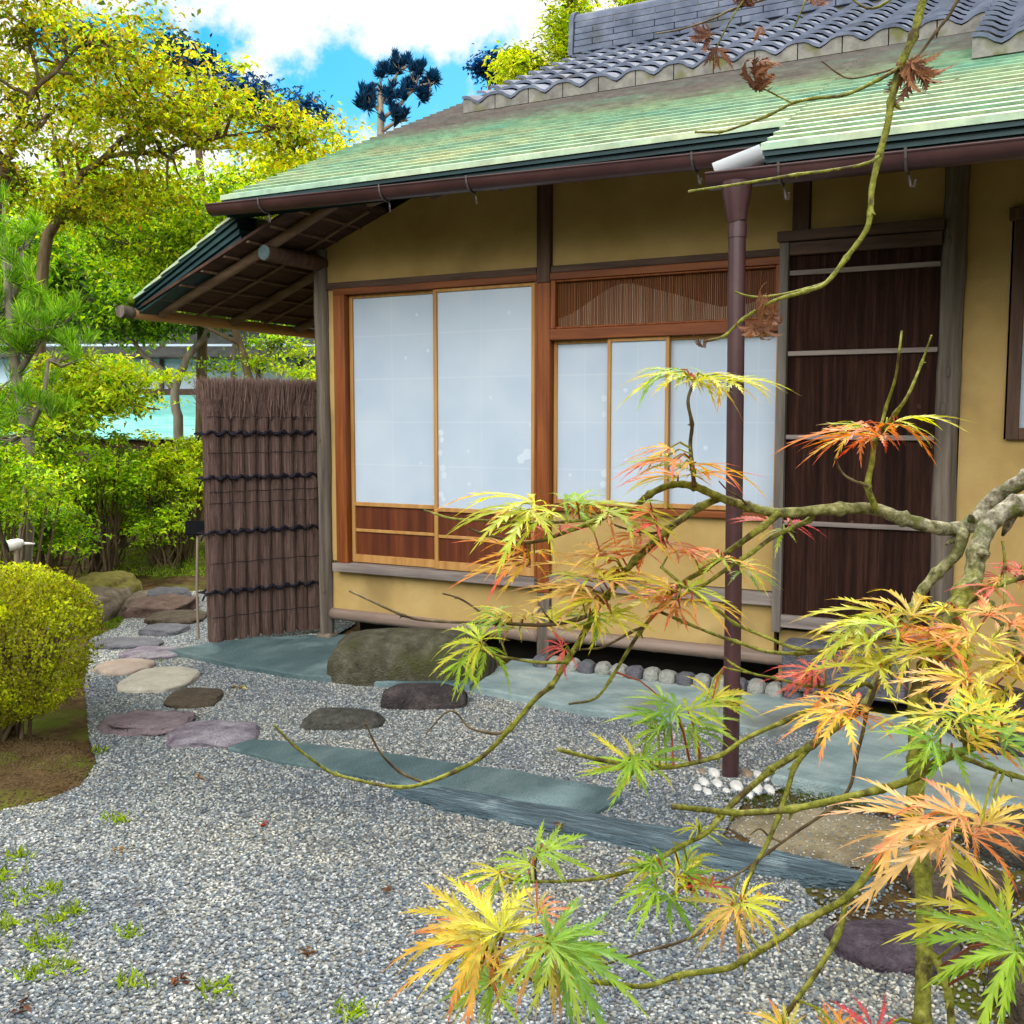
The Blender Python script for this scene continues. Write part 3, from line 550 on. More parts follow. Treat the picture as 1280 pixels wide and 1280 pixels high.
stone('step_rock', 1245, 868, 62, 26, .32, M['rock_dark'], 'dark rock on the flagstone at the right edge', 'rock', seed=18, sq=3.4, rough=.08, zb=-.06)
stone('edge_rock', 1258, 1022, 42, 20, .2, M['rock_grey'], 'grey rough rock beside the flagstone at the right edge', 'rock', seed=19, rough=.16)
stone('edge_rock', 1292, 1215, 40, 34, .16, M['rock_brown'], 'brown rough rock in the lower right corner', 'rock', seed=20, rough=.16)
stone('edge_rock', 1195, 1090, 62, 20, .09, M['rock_brown'], 'low earthy rock behind the vertical maple stem', 'rock', seed=22, rough=.16)
# white pebbles round the foot of the downpipe
for i, (x, y, r_, br) in enumerate([(893, 962, 9, 0), (880, 974, 8, 0), (897, 976, 8, 0), (872, 982, 7, 0), (921, 978, 10, 0), (944, 979, 11, 0), (962, 983, 8, 0), (885, 987, 7, 0), (908, 986, 6, 0), (934, 963, 9, 1), (948, 965, 8, 0), (878, 962, 6, 1), (936, 990, 7, 0), (957, 970, 6, 0), (904, 956, 6, 1)]):
    r_ *= .78; stone('foot_pebble', x, y, r_, r_ * .7, r_ / 1280 * 4.9 * 1.5, M['pebble_brown'] if br else M['pebble_white'],
          'tan round pebble at the foot of the downpipe' if br else 'white round pebble at the foot of the downpipe', 'pebble', 'pebbles round the downpipe foot' if not br else 'tan pebbles round the downpipe foot', seed=30 + i, sq=2, rough=.08)
# row of edging stones under the wall
for i in range(17):
    X_ = 1.78 + i * .105
    stone_c = (X_, -.115)
    bm = bmesh.new(); bmesh.ops.create_icosphere(bm, subdivisions=3, radius=1)
    for v in bm.verts:
        p = v.co; k = 1 + .14 * noise.noise(p * 1.6 + Vector((i * 5.1, 0, 0)))
        v.co = Vector((math.copysign(abs(p.x) ** .7, p.x) * .052 * k, math.copysign(abs(p.y) ** .7, p.y) * .06 * k, p.z * .052 * k))
    mb = MB(); mb.addbm(bm, Matrix.Translation((stone_c[0], stone_c[1] + rnd.uniform(-.012, .012), -.030)))
    tag(mb.build('edging_stone', M['rock_pale'] if i % 3 else M['rock_slate'], smooth=True, origin=(X_, -.16, -.05)), 'small pale cobble in the row under the house wall', 'cobble', 'cobbles edging the wall foot')

# ------------------------------------------------------------------ the tea house
H = thing('teahouse', 'ochre tea house with verdigris copper and tiled roof behind the maple', 'house', (2.0, 0, 0))
XR = 7.5; YB = 8.6
S = .455; YE = -.85; ZE = 2.894
def rz(y): return ZE + S * (y - YE)
def part(mb, name, mat, parent=None, smooth=False, angle=None): return mb.build(name, mat, parent or H, smooth, angle=angle)
# walls (0.08 thick plaster), with openings left for the windows and the door
def wallbox(x0, x1, z0, z1): part(MB().box(x0, x1, .0, .09, z0, z1), 'wall', M['plaster'])
def topwall(x0, x1, z0):      # upper wall up to the sloping soffit on the left
    def zt(x): return min(2.66 + .40 * x + .02, 3.06)
    xs_ = [x0] + [x for x in (.995,) if x0 < x < x1] + [x1]
    part(MB().extrude_y([(x0, z0), (x1, z0)] + [(x, zt(x)) for x in xs_[::-1]], .0, .09), 'wall', M['plaster'])
topwall(.045, 1.69, 2.452); topwall(1.79, 3.262, 2.445); topwall(3.36, 4.04, 2.46)
wallbox(.045, .115, .50, 2.452); wallbox(.045, 1.69, .14, .42); wallbox(1.79, 3.21, .52, .93); wallbox(1.79, 3.21, .15, .435); 
wallbox(4.15, 4.36, .0, 3.06); wallbox(4.36, 5.6, .0, 1.40); wallbox(4.36, 5.6, 2.56, 3.06); wallbox(5.6, XR, .0, 3.06)
wallbox(3.24, 4.04, .0, .30)
part(MB().extrude_x([(.09, .12), (7.6, .12), (7.6, 3.2), (3.9, 4.75), (.09, 3.2)], 0.0, .09), 'wall', M['plaster'])        # left gable wall
part(MB().extrude_x([(.09, .12), (7.6, .12), (7.6, 3.2), (3.9, 4.75), (.09, 3.2)], XR - .09, XR), 'wall', M['plaster'])
part(MB().box(.09, XR - .09, 7.51, 7.6, .12, 3.2), 'wall', M['plaster'])
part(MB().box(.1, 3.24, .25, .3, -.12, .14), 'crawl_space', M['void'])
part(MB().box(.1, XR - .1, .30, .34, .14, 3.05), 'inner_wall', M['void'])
# posts: natural logs with knots
def log(name, pts, rad, mat, knots=(), n=14, parent=None):
    mb = MB(); P = []; RR = []
    k = 26
    pts = np.array(pts, float)
    seg = np.linspace(0, len(pts) - 1, k)
    for s in seg:
        i = min(int(s), len(pts) - 2); t = s - i; P.append(pts[i] * (1 - t) + pts[i + 1] * t)
        RR.append(rad * (1 + .05 * math.sin(s * 9 + rad * 100) + .03 * math.sin(s * 23)))
    mb.tube(P, RR, n)
    for (i, th, kr) in knots:
        c = P[i] + np.array([math.cos(th), math.sin(th), 0]) * RR[i] * .93
        bm = bmesh.new(); bmesh.ops.create_icosphere(bm, subdivisions=2, radius=1); mb.addbm(bm, Matrix.Translation(c) @ Matrix.Diagonal((kr * .5, kr * .5, kr * 1.2, 1)))
    return part(mb, name, mat, parent, smooth=True, angle=60)
log('post', [(0, -.01, -.04), (.005, -.01, 1.3), (-.005, -.01, 2.68)], .052, M['old_wood'], [(3, -1.2, .02), (13, -1.6, .018)])
log('post', [(4.10, -.015, -.04), (4.085, -.015, 1.2), (4.09, -.015, 2.0), (4.10, -.015, 3.04)], .062, M['old_wood'], [(7, -2.0, .024), (12, -1.8, .034), (14, -1.5, .026), (20, -1.9, .022)])
part(MB().bbox(-.06, .06, -.07, .05, -.12, -.03, .02), 'post_foot', M['rock_tan'])
part(MB().bbox(1.695, 1.785, -.036, .06, 2.352, 3.05), 'post', M['dark_wood_z'])
part(MB().bbox(1.70, 1.788, -.038, .07, .40, 2.35), 'post', M['red_wood'])
part(MB().bbox(1.70, 1.785, -.03, .07, -.12, .40), 'post', M['old_wood'])
part(MB().bbox(3.265, 3.355, -.035, .06, 2.44, 3.05), 'post', M['dark_wood_z'])
# lintels, rails, base bamboo
part(MB().bbox(.045, 1.69, -.03, .07, 2.405, 2.45), 'lintel', M['dark_wood'])
part(MB().bbox(.118, 1.70, -.042, .07, 2.362, 2.404), 'window_head', M['red_wood_x'])
part(MB().bbox(1.79, 3.21, -.03, .07, 2.408, 2.45), 'lintel', M['dark_wood'])
part(MB().bbox(1.79, 3.21, -.042, .07, 2.362, 2.406), 'transom_head', M['red_wood_x'])
part(MB().bbox(1.79, 3.21, -.042, .07, 1.995, 2.062), 'transom_rail', M['red_wood_x'])
part(MB().bbox(.118, .212, -.04, .07, .492, 2.362), 'window_jamb', M['red_wood'])
part(MB().bbox(1.68, 1.698, -.034, .07, .492, 2.362), 'window_jamb', M['red_wood'])
part(MB().bbox(1.79, 3.21, -.042, .07, .93, .968), 'window_sill', M['red_wood_x'])
part(MB().bbox(.10, 1.70, -.07, .09, .432, .492), 'rail', M['grey_wood'])
part(MB().bbox(1.79, 3.21, -.045, .09, .44, .515), 'rail', M['grey_wood'])
for (x0, x1) in ((.055, 1.70), (1.786, 3.30)):
    P = [(x, -.015, .115 + .02 * (x > 1.7)) for x in np.linspace(x0, x1, 40)]
    part(MB().tube(P, [.042 * (1.06 if i % 9 == 0 else 1) for i in range(40)], 12), 'base_beam', M['beam_bamboo'], smooth=True)
# big shoji pair with board panel below
def shoji(x0, x1, z0, z1, y, paper_z, nrail, patches, st=.028):
    fr = MB()
    fr.bbox(x0, x0 + st, y - .015, y + .015, z0, z1, .003).bbox(x1 - st, x1, y - .015, y + .015, z0, z1, .003)
    fr.bbox(x0 + st, x1 - st, y - .014, y + .014, z1 - .022, z1, .003).bbox(x0 + st, x1 - st, y - .014, y + .014, paper_z - .028, paper_z, .003)
    if paper_z - z0 > .05: fr.bbox(x0 + st, x1 - st, y - .014, y + .014, z0, z0 + .055, .003)
    o = part(fr, 'shoji_screen', M['pale_wood'])
    MB().box(x0 + st, x1 - st, y, y + .004, paper_z, z1 - .022).build('paper', M['paper'], o)
    if nrail:
        MB().box(x0 + st, x1 - st, y + .002, y + .010, z0 + .055, paper_z - .028).build('board_panel', M['panel_wood'], o)
        zc = (z0 + .055 + paper_z - .028) / 2
        MB().bbox(x0 + st, x1 - st, y - .009, y + .001, zc - .011, zc + .011, .003).build('panel_rail', M['pale_wood'], o)
    for (px, pz, r_) in patches:      # little paper blossoms pasted over holes: five round petals
        bm = bmesh.new()
        for k in range(5 if r_ > .014 else 1):
            th = k * 2 * math.pi / 5 + px * 9; rr_ = r_ * .62 if r_ > .014 else r_
            q = .55 * r_ if r_ > .014 else 0
            bmesh.ops.create_cone(bm, cap_ends=True, segments=12, radius1=rr_, radius2=rr_, depth=.0012,
                                  matrix=Matrix.Translation((px + q * math.cos(th), y - .0008 - k * .0002, pz + q * math.sin(th))) @ Matrix.Rotation(math.pi / 2, 4, 'X'))
        MB().addbm(bm).build('paper_patch', M['patch'], o)
    return o
def wx(x, y): p = on_y(x, y, 0); return p[0], p[2]
def pt(*l): return [wx(x, y) + (r_,) for x, y, r_ in l]
shoji(.214, .950, .497, 2.360, .03, .925, 1, pt((518, 393, .012), (532, 438, .013), (504, 447, .013), (523, 579, .011), (541, 622, .015), (544, 628, .013)))
shoji(.922, 1.678, .497, 2.360, -.004, .915, 1, pt((637, 391, .014), (614, 497, .013), (586, 564, .012), (660, 568, .034), (652, 574, .028), (664, 531, .014), (552, 541, .02), (553, 550, .018), (551, 566, .018), (554, 585, .022), (556, 594, .02), (552, 618, .018), (555, 624, .016), (587, 605, .014)))
# three narrow shoji
shoji(1.792, 2.192, .970, 1.994, .03, 1.0, 0, pt((753, 498, .018), (753, 518, .016), (754, 592, .024), (710, 594, .010), (752, 606, .02)), .022)
shoji(2.168, 2.56, .970, 1.994, -.002, 1.0, 0, pt((782, 488, .014), (783, 575, .012)), .022)
shoji(2.535, 3.205, .970, 1.994, .03, 1.0, 0, pt((880, 560, .014),), .022)
# transom of reeds with a pale mountain silhouette behind
tr = MB().bbox(1.791, 1.825, -.036, .05, 2.0635, 2.3605).bbox(3.18, 3.209, -.036, .05, 2.0635, 2.3605).bbox(1.825, 3.18, -.03, .05, 2.0635, 2.076).bbox(1.825, 3.18, -.03, .05, 2.349, 2.3605)
trn = part(tr, 'transom', M['red_wood'])
rm = MB()
x = 1.83
while x < 3.178:
    w_ = rnd.uniform(.0038, .0062); dy = rnd.uniform(-.002, .002); rm.box(x, x + w_, .0 + dy, .006 + dy, 2.07, 2.355); x += w_ + rnd.uniform(.0045, .0075)
rm.build('reeds', M['reed'], trn)
MB().box(1.826, 3.179, .030, .036, 2.064, 2.360).build('backing', M['panel_wood'], trn)
prof = [(1.83, 2.066), (3.178, 2.066), (3.178, 2.20), (3.02, 2.16), (2.86, 2.15), (2.72, 2.19), (2.58, 2.24), (2.42, 2.285), (2.32, 2.315), (2.24, 2.32), (2.16, 2.295), (2.08, 2.25), (1.98, 2.19), (1.9, 2.15), (1.83, 2.13)]
MB().extrude_y(prof, .012, .018).build('mountain_silhouette', M['mountain'], trn)
# bark door with grey battens
dr = MB().box(3.262, 4.035, -.045, -.025, .36, 2.40)
door = part(dr, 'bark_door', M['bark'])
MB().bbox(3.212, 3.262, -.085, .05, .30, 2.47).build('door_frame', M['grey_wood_z'], door)
MB().bbox(3.262, 4.04, -.075, .05, 2.40, 2.47).build('door_head', M['dark_wood'], door)
MB().bbox(3.262, 4.04, -.080, .05, .33, .40).build('door_sill', M['grey_wood'], door)
for z in (2.305, 1.866, 1.405, .925):
    MB().bbox(3.264, 4.036, -.066, -.046, z - .013, z + .013, .003).build('batten', M['grey_wood'], door)
part(MB().bbox(3.20, 4.05, -.10, .0, 2.474, 2.53), 'door_canopy', M['dark_wood'])
part(MB().bbox(3.30, 3.95, -.20, -.02, .0, .27, .02), 'door_step', M['rock_slate'])
# window at the right edge
wf = part(MB().bbox(4.345, 5.62, -.05, .05, 2.50, 2.56).bbox(4.37, 4.43, -.035, .05, 1.40, 2.50).bbox(5.54, 5.60, -.035, .05, 1.40, 2.50).bbox(4.43, 5.54, -.035, .05, 1.40, 1.46), 'window_frame', M['dark_wood_z'])
lt = MB()
for i in range(9): lt.bbox(4.53 + i * .11, 4.545 + i * .11, -.01, .01, 1.46, 2.50, .002)
lt.build('lattice', M['red_wood'], wf); MB().box(4.43, 5.54, .02, .024, 1.46, 2.50).build('paper', M['paper'], wf)

# --- copper roof in stepped courses
def courses(y0, y1, n):
    P = []
    for i in range(n):
        a = y0 + (y1 - y0) * i / n; b_ = y0 + (y1 - y0) * (i + 1) / n
        P += [(a, rz(a) + .018), (b_ + .012, rz(b_) + .0065)]
    return P
TH = .05
def copper(x0, x1, ye, n, name):
    mb = MB(); segs = max(2, int((x1 - x0) / .9)); xs_ = np.linspace(x0, x1, segs + 1)
    prof = courses(ye, 3.9, n) + [(3.9, rz(3.9) - TH), (ye, rz(ye) - .012)]
    mb.extrude_x(prof, x0, x1)
    return part(mb, name, M['copper'])
copper(-.132, 3.42, YE, 44, 'copper_roof')
copper(3.42, XR + .5, YE - .502, 49, 'copper_roof')
part(MB().extrude_x([(3.9, rz(3.9) + .02), (8.7, rz(3.9) - S * 4.8 + .02), (8.7, rz(3.9) - S * 4.8 - .05), (3.9, rz(3.9) - .05)], -.132, XR + .5), 'copper_roof', M['copper'])
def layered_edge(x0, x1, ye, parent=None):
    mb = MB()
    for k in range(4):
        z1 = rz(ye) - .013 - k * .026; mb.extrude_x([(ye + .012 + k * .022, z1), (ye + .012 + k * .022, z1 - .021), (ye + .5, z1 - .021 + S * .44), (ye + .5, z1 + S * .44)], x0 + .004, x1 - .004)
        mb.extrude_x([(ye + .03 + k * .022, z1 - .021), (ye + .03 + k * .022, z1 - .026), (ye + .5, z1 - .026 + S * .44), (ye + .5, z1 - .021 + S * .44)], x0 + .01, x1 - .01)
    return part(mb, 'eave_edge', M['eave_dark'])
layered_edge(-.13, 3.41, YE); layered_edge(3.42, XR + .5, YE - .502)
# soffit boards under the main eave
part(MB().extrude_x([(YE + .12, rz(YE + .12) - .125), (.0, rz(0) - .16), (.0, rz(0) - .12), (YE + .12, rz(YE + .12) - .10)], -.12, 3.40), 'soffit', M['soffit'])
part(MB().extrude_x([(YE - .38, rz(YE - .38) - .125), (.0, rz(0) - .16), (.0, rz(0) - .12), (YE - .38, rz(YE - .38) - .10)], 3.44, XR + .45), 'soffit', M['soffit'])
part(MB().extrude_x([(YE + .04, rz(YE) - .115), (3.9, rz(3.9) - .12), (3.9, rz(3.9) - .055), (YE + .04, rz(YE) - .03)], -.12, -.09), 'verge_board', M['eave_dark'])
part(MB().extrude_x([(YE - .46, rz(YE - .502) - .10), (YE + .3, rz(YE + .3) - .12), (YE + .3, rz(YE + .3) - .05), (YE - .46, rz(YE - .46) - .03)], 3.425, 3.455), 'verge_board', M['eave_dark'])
for x in list(np.arange(.9, 3.3, .45)) + list(np.arange(3.65, XR, .45)):
    ya = YE + .16 if x < 3.4 else YE - .32
    part(MB().tube([(x, ya, rz(ya) - .165), (x, .0, rz(0) - .20)], .032, 8), 'eave_rafter', M['rafter'], smooth=True)

# --- tiled cap with wavy tiles, ridge of flat tiles
TW = .29; TX0 = .35; TC = .255
def tile_field(x0, ncol, y0, nrow, lift):
    mb = MB(); per = 8
    prof = []
    for i in range(ncol * per + 1):
        t = (i % per) / per; prof.append((x0 + i * TW / per, .026 * math.cos(2 * math.pi * t) - .014 * math.cos(4 * math.pi * t) * .5))
    for r_ in range(nrow):
        a = y0 + r_ * TC * .91; b_ = min(a + TC * .91 + .03, 3.86); za, zb = rz(a) + lift + .045, rz(b_) + lift + .004
        n = len(prof); vs = []
        for (yy, zz) in ((a, za), (b_, zb), (a, za - .022), (b_, zb - .022)):
            vs += [(p[0], yy, zz + p[1]) for p in prof]
        fs = [(i, i + 1, n + i + 1, n + i) for i in range(n - 1)] + [(2 * n + i, i, i + 1, 2 * n + i + 1)[::-1] for i in range(n - 1)] + [(2 * n + i + 1, 2 * n + i, 3 * n + i, 3 * n + i + 1) for i in range(n - 1)]
        fs += [(0, n, 3 * n, 2 * n), (n - 1, 2 * n - 1, 4 * n - 1, 3 * n - 1)]
        mb.add(vs, fs)
    return mb
def tile_edge(x0, ncol, y0, lift):
    """hanging faces of the lowest course: one worn plate per tile"""
    mb = MB(); per = 8
    for c in range(ncol):
        xa = x0 + c * TW; top = []
        for i in range(per + 1):
            t = i / per; top.append((xa + .004 + (TW - .008) * t, rz(y0) + lift + .022 + .030 * math.cos(2 * math.pi * t) - .008 * math.cos(4 * math.pi * t)))
        n = len(top); zb = rz(y0) + .022
        mb.extrude_y([(p[0], p[1]) for p in top] + [(top[-1][0], zb), (top[0][0], zb)], y0 + .012, y0 + .05)
    return mb
NC = 26
tl = part(tile_field(TX0, 13, 1.35, 11, .085), 'tile_roof', M['tile'], smooth=True, angle=35)
tile_edge(TX0, 13, 1.35, .085).build('eave_tiles', M['tile_old'], tl)
X2 = TX0 + 13 * TW
tl2 = part(tile_field(X2, 12, .21, 16, .085), 'tile_roof', M['tile'], smooth=True, angle=35)
tile_edge(X2, 12, .21, .085).build('eave_tiles', M['tile_old'], tl2)
part(MB().extrude_x([(3.9, rz(3.9) + .10), (7.4, rz(3.9) - S * 3.5 + .10), (7.4, rz(3.9) - S * 3.5 + .02), (3.9, rz(3.9) + .02)], TX0, XR + .3), 'tile_roof', M['tile'])
rg = MB(); zr = rz(3.9) + .06; k = 0
for r_ in range(5):
    z0 = zr + r_ * .062; hw = .17 - r_ * .008; x = TX0 - .12 + (r_ % 2) * .2; first = True
    xs_ = [TX0 - .12] + ([x] if r_ % 2 else []); 
    while x < XR + .3: x += .42; xs_.append(min(x, XR + .3))
    for a, b_ in zip(xs_[:-1], xs_[1:]):
        if b_ - a > .02: rg.bbox(a + .004, b_ - .004, 3.9 - hw, 3.9 + hw, z0, z0 + .056, .006)
rdg = part(rg, 'ridge', M['tile'])
MB().box(TX0 - .10, XR + .28, 3.77, 4.03, zr - .08, zr + .31).build('ridge_core', M['tile_old'], rdg)
pr = [(3.9 + .135 * math.cos(t), zr + .31 + .11 * math.sin(t)) for t in np.linspace(0, math.pi, 14)]
MB().extrude_x(pr, TX0 - .13, XR + .3).build('ridge_cap', M['tile'], rdg, smooth=True, angle=50)
MB().extrude_x([(3.9 + .16 * math.cos(t), zr + .31 + .135 * math.sin(t)) for t in np.linspace(0, math.pi, 14)] + [(3.72, zr - .02), (4.08, zr - .02)], TX0 - .17, TX0 - .125).build('ridge_end_tile', M['tile'], rdg, smooth=True, angle=50)

# --- gutters
def gutter(x0, x1, y, z0, z1, r_):
    mb = MB(); n = 10; k = max(2, int((x1 - x0) / .4)); xs_ = np.linspace(x0, x1, k + 1); vs = []
    for x in xs_:
        zc = z0 + (z1 - z0) * (x - x0) / (x1 - x0)
        for rr_ in (r_, r_ - .004):
            for j in range(n + 1):
                th = math.pi + math.pi * j / n; vs.append((x, y + rr_ * math.cos(th), zc + rr_ * math.sin(th)))
    st = 2 * (n + 1); fs = []
    for i in range(k):
        for j in range(n):
            fs.append((i * st + j, i * st + j + 1, (i + 1) * st + j + 1, (i + 1) * st + j)); q = n + 1
            fs.append((i * st + q + j + 1, i * st + q + j, (i + 1) * st + q + j, (i + 1) * st + q + j + 1))
        for (a, b_) in ((0, n + 1), (n, 2 * n + 1)):
            fs.append((i * st + a, i * st + b_, (i + 1) * st + b_, (i + 1) * st + a))
    for i, x in ((0, x0), (k, x1)):
        b_ = i * st; fs.append(tuple(b_ + j for j in range(n + 1)))
    mb.add(vs, fs)
    mb.tube([(x0, y - r_, z0), (x1, y - r_, z1)], .006, 6)
    return part(mb, 'gutter', M['gutter'], smooth=True, angle=40)
g1 = gutter(-.17, 3.30, YE - .03, 2.842, 2.775, .062)
g2 = gutter(3.205, XR + .5, YE - .502 - .03, 2.562, 2.545, .062)
for (gx, go) in ((.26, g1), (1.15, g1), (1.72, g1), (2.98, g1), (3.52, g2), (4.02, g2), (4.9, g2)):
    y0 = (YE if go is g1 else YE - .502); z0 = (2.84 - .0193 * (gx + .17)) if go is g1 else 2.56
    P = [(gx, y0 - .098, z0 + .012)] + [(gx, y0 - .03 + .067 * math.cos(t), z0 + .067 * math.sin(t)) for t in np.linspace(math.pi, 2 * math.pi, 9)] + [(gx, y0 + .06, z0 + .05)]
    MB().tube(P, .006, 5).tube([(gx, y0 + .0, z0 - .055), (gx + .012, y0 - .0, z0 - .12), (gx + .03, y0 - .03, z0 - .128), (gx + .036, y0 - .045, z0 - .105)], .005, 5).build('bracket', M['iron'], go)
# bright scoop carrying gutter one into gutter two
sc_ = MB(); A = np.array([3.42, YE - .50, 2.665]); B = np.array([3.225, YE - .53, 2.60]); n = 12; vs = []
ax = (B - A) / np.linalg.norm(B - A); sd = np.cross(ax, [0, 0, 1.0]); sd /= np.linalg.norm(sd); uu = np.cross(sd, ax)
for q, rr_ in ((A, .062), (B, .072)):
    for w_ in (0, .004):
        for j in range(n + 1):
            th = math.pi * 1.0 + math.pi * j / n; vs.append(q + sd * (rr_ - w_) * math.cos(th) + uu * (rr_ - w_) * math.sin(th))
k = n + 1; fs = []
for j in range(n):
    fs += [(j, j + 1, 2 * k + j + 1, 2 * k + j), (k + j + 1, k + j, 3 * k + j, 3 * k + j + 1), (2 * k + j, 2 * k + j + 1, 3 * k + j + 1, 3 * k + j), (j + 1, j, k + j, k + j + 1)]
fs += [(0, 2 * k, 3 * k, k), (n, k + n, 3 * k + n, 2 * k + n)]
sc_.add(vs, fs); part(sc_, 'rain_scoop', M['steel'], smooth=True, angle=40)
DX, DY = 3.333, -1.40
dp_ = MB().tube([(DX, DY, 2.52), (DX, DY, 2.47), (DX, DY, 2.40), (DX + .003, DY, 2.36), (DX + .005, DY, 2.35)], [.066, .062, .048, .043, .041], 18)
dpo = MB().tube([(DX + .005, DY, 2.352), (DX + .012, DY, 1.5), (DX + .02, DY, .6), (DX + .03, DY - .03, -.14)], .037, 20)
pipe = part(dpo, 'downpipe', M['gutter'], smooth=True, angle=50)
dp_.build('funnel', M['gutter'], pipe, smooth=True, angle=50)
for z in (2.345, .32): MB().tube([(DX + .006 + .022 * (z < 1), DY - .012 * (z < 1), z), (DX + .006 + .022 * (z < 1), DY - .012 * (z < 1), z - .06)], .0405, 20).build('pipe_collar', M['gutter'], pipe, smooth=True, angle=50)

# --- lean-to roof on the left gable: sloping soffit, log rafters, dark layered verge, bamboo gutter
def sz(x): return 2.678 + .40 * x
def tz(x): return 2.30 + .525 * (x + 1.10)
YV = -.74; YBK = 6.5
part(MB().extrude_y([(-1.0, sz(-1.0)), (.55, sz(.55)), (.55, sz(.55) + .02), (-1.0, sz(-1.0) + .02)], YV + .03, .0), 'lean_to_soffit', M['soffit'])
part(MB().extrude_y([(-1.0, sz(-1.0)), (-.02, sz(-.02)), (-.02, sz(-.02) + .02), (-1.0, sz(-1.0) + .02)], .0, YBK), 'lean_to_soffit', M['soffit'])
lr = MB()
for k in range(6):
    a, b_ = -1.10 + k * .165, -1.10 + (k + 1) * .165
    lr.extrude_y([(a, tz(a) + .008), (b_, tz(b_) + .003), (b_, tz(b_) - .02), (a, tz(a) - .004)], YV - .012, YBK)
part(lr, 'lean_to_roof', M['copper'])
ed = MB()
for k in range(4):
    f0, f1 = k / 4, (k + .82) / 4
    def zz(x, f): return tz(x) - .006 - f * (.07 + .10 * (x + 1.1))
    ed.extrude_y([(-1.09 + k * .012, zz(-1.09, f1)), (-.11, zz(-.11, f1)), (-.11, zz(-.11, f0)), (-1.09 + k * .012, zz(-1.09, f0))], YV + k * .016, YV + .2)
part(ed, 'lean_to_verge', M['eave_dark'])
for y in (-.52, -.16, .2, .56, .95, 1.35, 1.8):
    big = (y in (-.52, .2, .95))
    x1_ = .52 if y < 0 else -.05
    off = .030 if big else .012
    mbx = MB().tube([(x, y, sz(x) - off + .006 * math.sin(x * 5 + y)) for x in np.linspace(-1.02, x1_, 9)], .034 if big else .013, 10)
    part(mbx, 'rafter', M['rafter'], smooth=True, angle=50)
for x in (-.86, -.66, -.46, -.26, -.06, .14, .34):
    part(MB().bbox(x - .011, x + .011, YV + .05, (2.2 if x < -.05 else -.01), sz(x) - .016, sz(x) - .001, .002), 'lath', M['rafter'])
bg_ = MB(); ys_ = np.linspace(YV - .06, 3.2, 46)
bg_.tube([(-1.085, y, 2.238) for y in ys_], [.040 * (1.09 if i % 7 == 3 else 1) for i in range(46)], 14)
bgo = part(bg_, 'bamboo_gutter', M['bamboo'], smooth=True, angle=50)
MB().tube([(-1.085, YV - .085, 2.238), (-1.085, YV + .02, 2.238)], .0415, 14).build('gutter_cap', M['old_wood'], bgo, smooth=True, angle=50)
MB().tube([(-1.06, YV - .02, 2.30), (-1.06, YV + .02, 2.35)], .03, 10).build('gutter_knot', M['moss'], bgo, smooth=True)
lb = part(MB().tube([(0, -.60, 2.585), (0, -.2, 2.59), (0, .3, 2.59)], [.052, .055, .056], 18), 'log_beam', M['dark_wood_z'], smooth=True, angle=50)
MB().tube([(0, -.604, 2.585), (0, -.6, 2.585)], .047, 18).build('beam_end', M['slate'], lb, smooth=True, angle=40)

# ------------------------------------------------------------------ brush fence
FA = np.array([-.609, -.555, 0]); FB = np.array([-.236, .206, 0]); FD = (FB - FA); FL = np.linalg.norm(FD); FD /= FL; FN = np.array([FD[1], -FD[0], 0])
fe = thing('brush_fence', 'tall brown brushwood sleeve fence bound with black rope beside the house corner', 'fence', tuple((FA + FB) / 2 + np.array([0, 0, -.06])))
NB = 9; zt = 1.80; zf = -.055
ends = np.linspace(0, 1, NB)
for i in range(NB):
    wide = .058 if i in (0, NB - 1) else .0395
    s = .05 + (FL - .10) * (i / (NB - 1)); base = FA + FD * s
    mb = MB(); P = []; RR = []; nseg = 18; n = 20
    for k in range(nseg + 1):
        z = zf + rnd.uniform(0, .0) + (zt - .16 - zf) * k / nseg
        pinch = 1 - .07 * max(0, math.cos((z - .36) / .445 * 2 * math.pi)) ** 6 + .02 * math.sin(k * 2.1 + i)
        flare = 1 + .55 * max(0, (z - 1.48) / .16) ** 1.5
        P.append(base + np.array([0, 0, z]) + FD * .004 * math.sin(k * .8 + i * 2)); RR.append(wide * pinch * min(flare, 1.5))
    mb.tube(P, RR, n, wob=.16)
    # separate sticks standing proud of the bundle
    for q in range(34):
        th = rnd.uniform(0, 2 * math.pi); off = FD * math.cos(th) + FN * math.sin(th)
        mb.tube([base + off * wide * .97 + np.array([0, 0, z]) for z in (zf + .01 + rnd.uniform(0, .05), .6, 1.1, 1.55)], rnd.uniform(.0022, .0045), 5)
    mb.build('bundle', M['brush'], fe, smooth=True, angle=60)
for i in range(NB - 1):      # thin dark bundles packed behind the joints
    s = .05 + (FL - .10) * ((i + .5) / (NB - 1)); base = FA + FD * s - FN * .022
    MB().tube([base + np.array([0, 0, z]) for z in (zf + .012, .5, 1.0, 1.6)], [.024, .026, .025, .026], 10, wob=.2).build('backing_bundle', M['brush'], fe, smooth=True, angle=60)
tw = MB()
for q in range(2600):
    s = rnd.uniform(-.005, FL + .005); a = FA + FD * s + FN * rnd.gauss(0, .028) + np.array([0, 0, rnd.uniform(1.50, 1.70)])
    out_ = (s / FL - .5) * 2; lean = .03 * math.copysign(abs(out_) ** 3, out_)
    b_ = a + FD * (lean + rnd.gauss(0, .018)) + FN * rnd.gauss(0, .035) + np.array([0, 0, 0]); b_[2] = zt - .02 + rnd.gauss(0, .012)
    mid = (a + b_) / 2 + FN * rnd.gauss(0, .006)
    r_ = rnd.uniform(.0012, .0026); tw.tube([a, mid, b_], [r_ * 1.3, r_, r_ * .5], 3, cap=False)
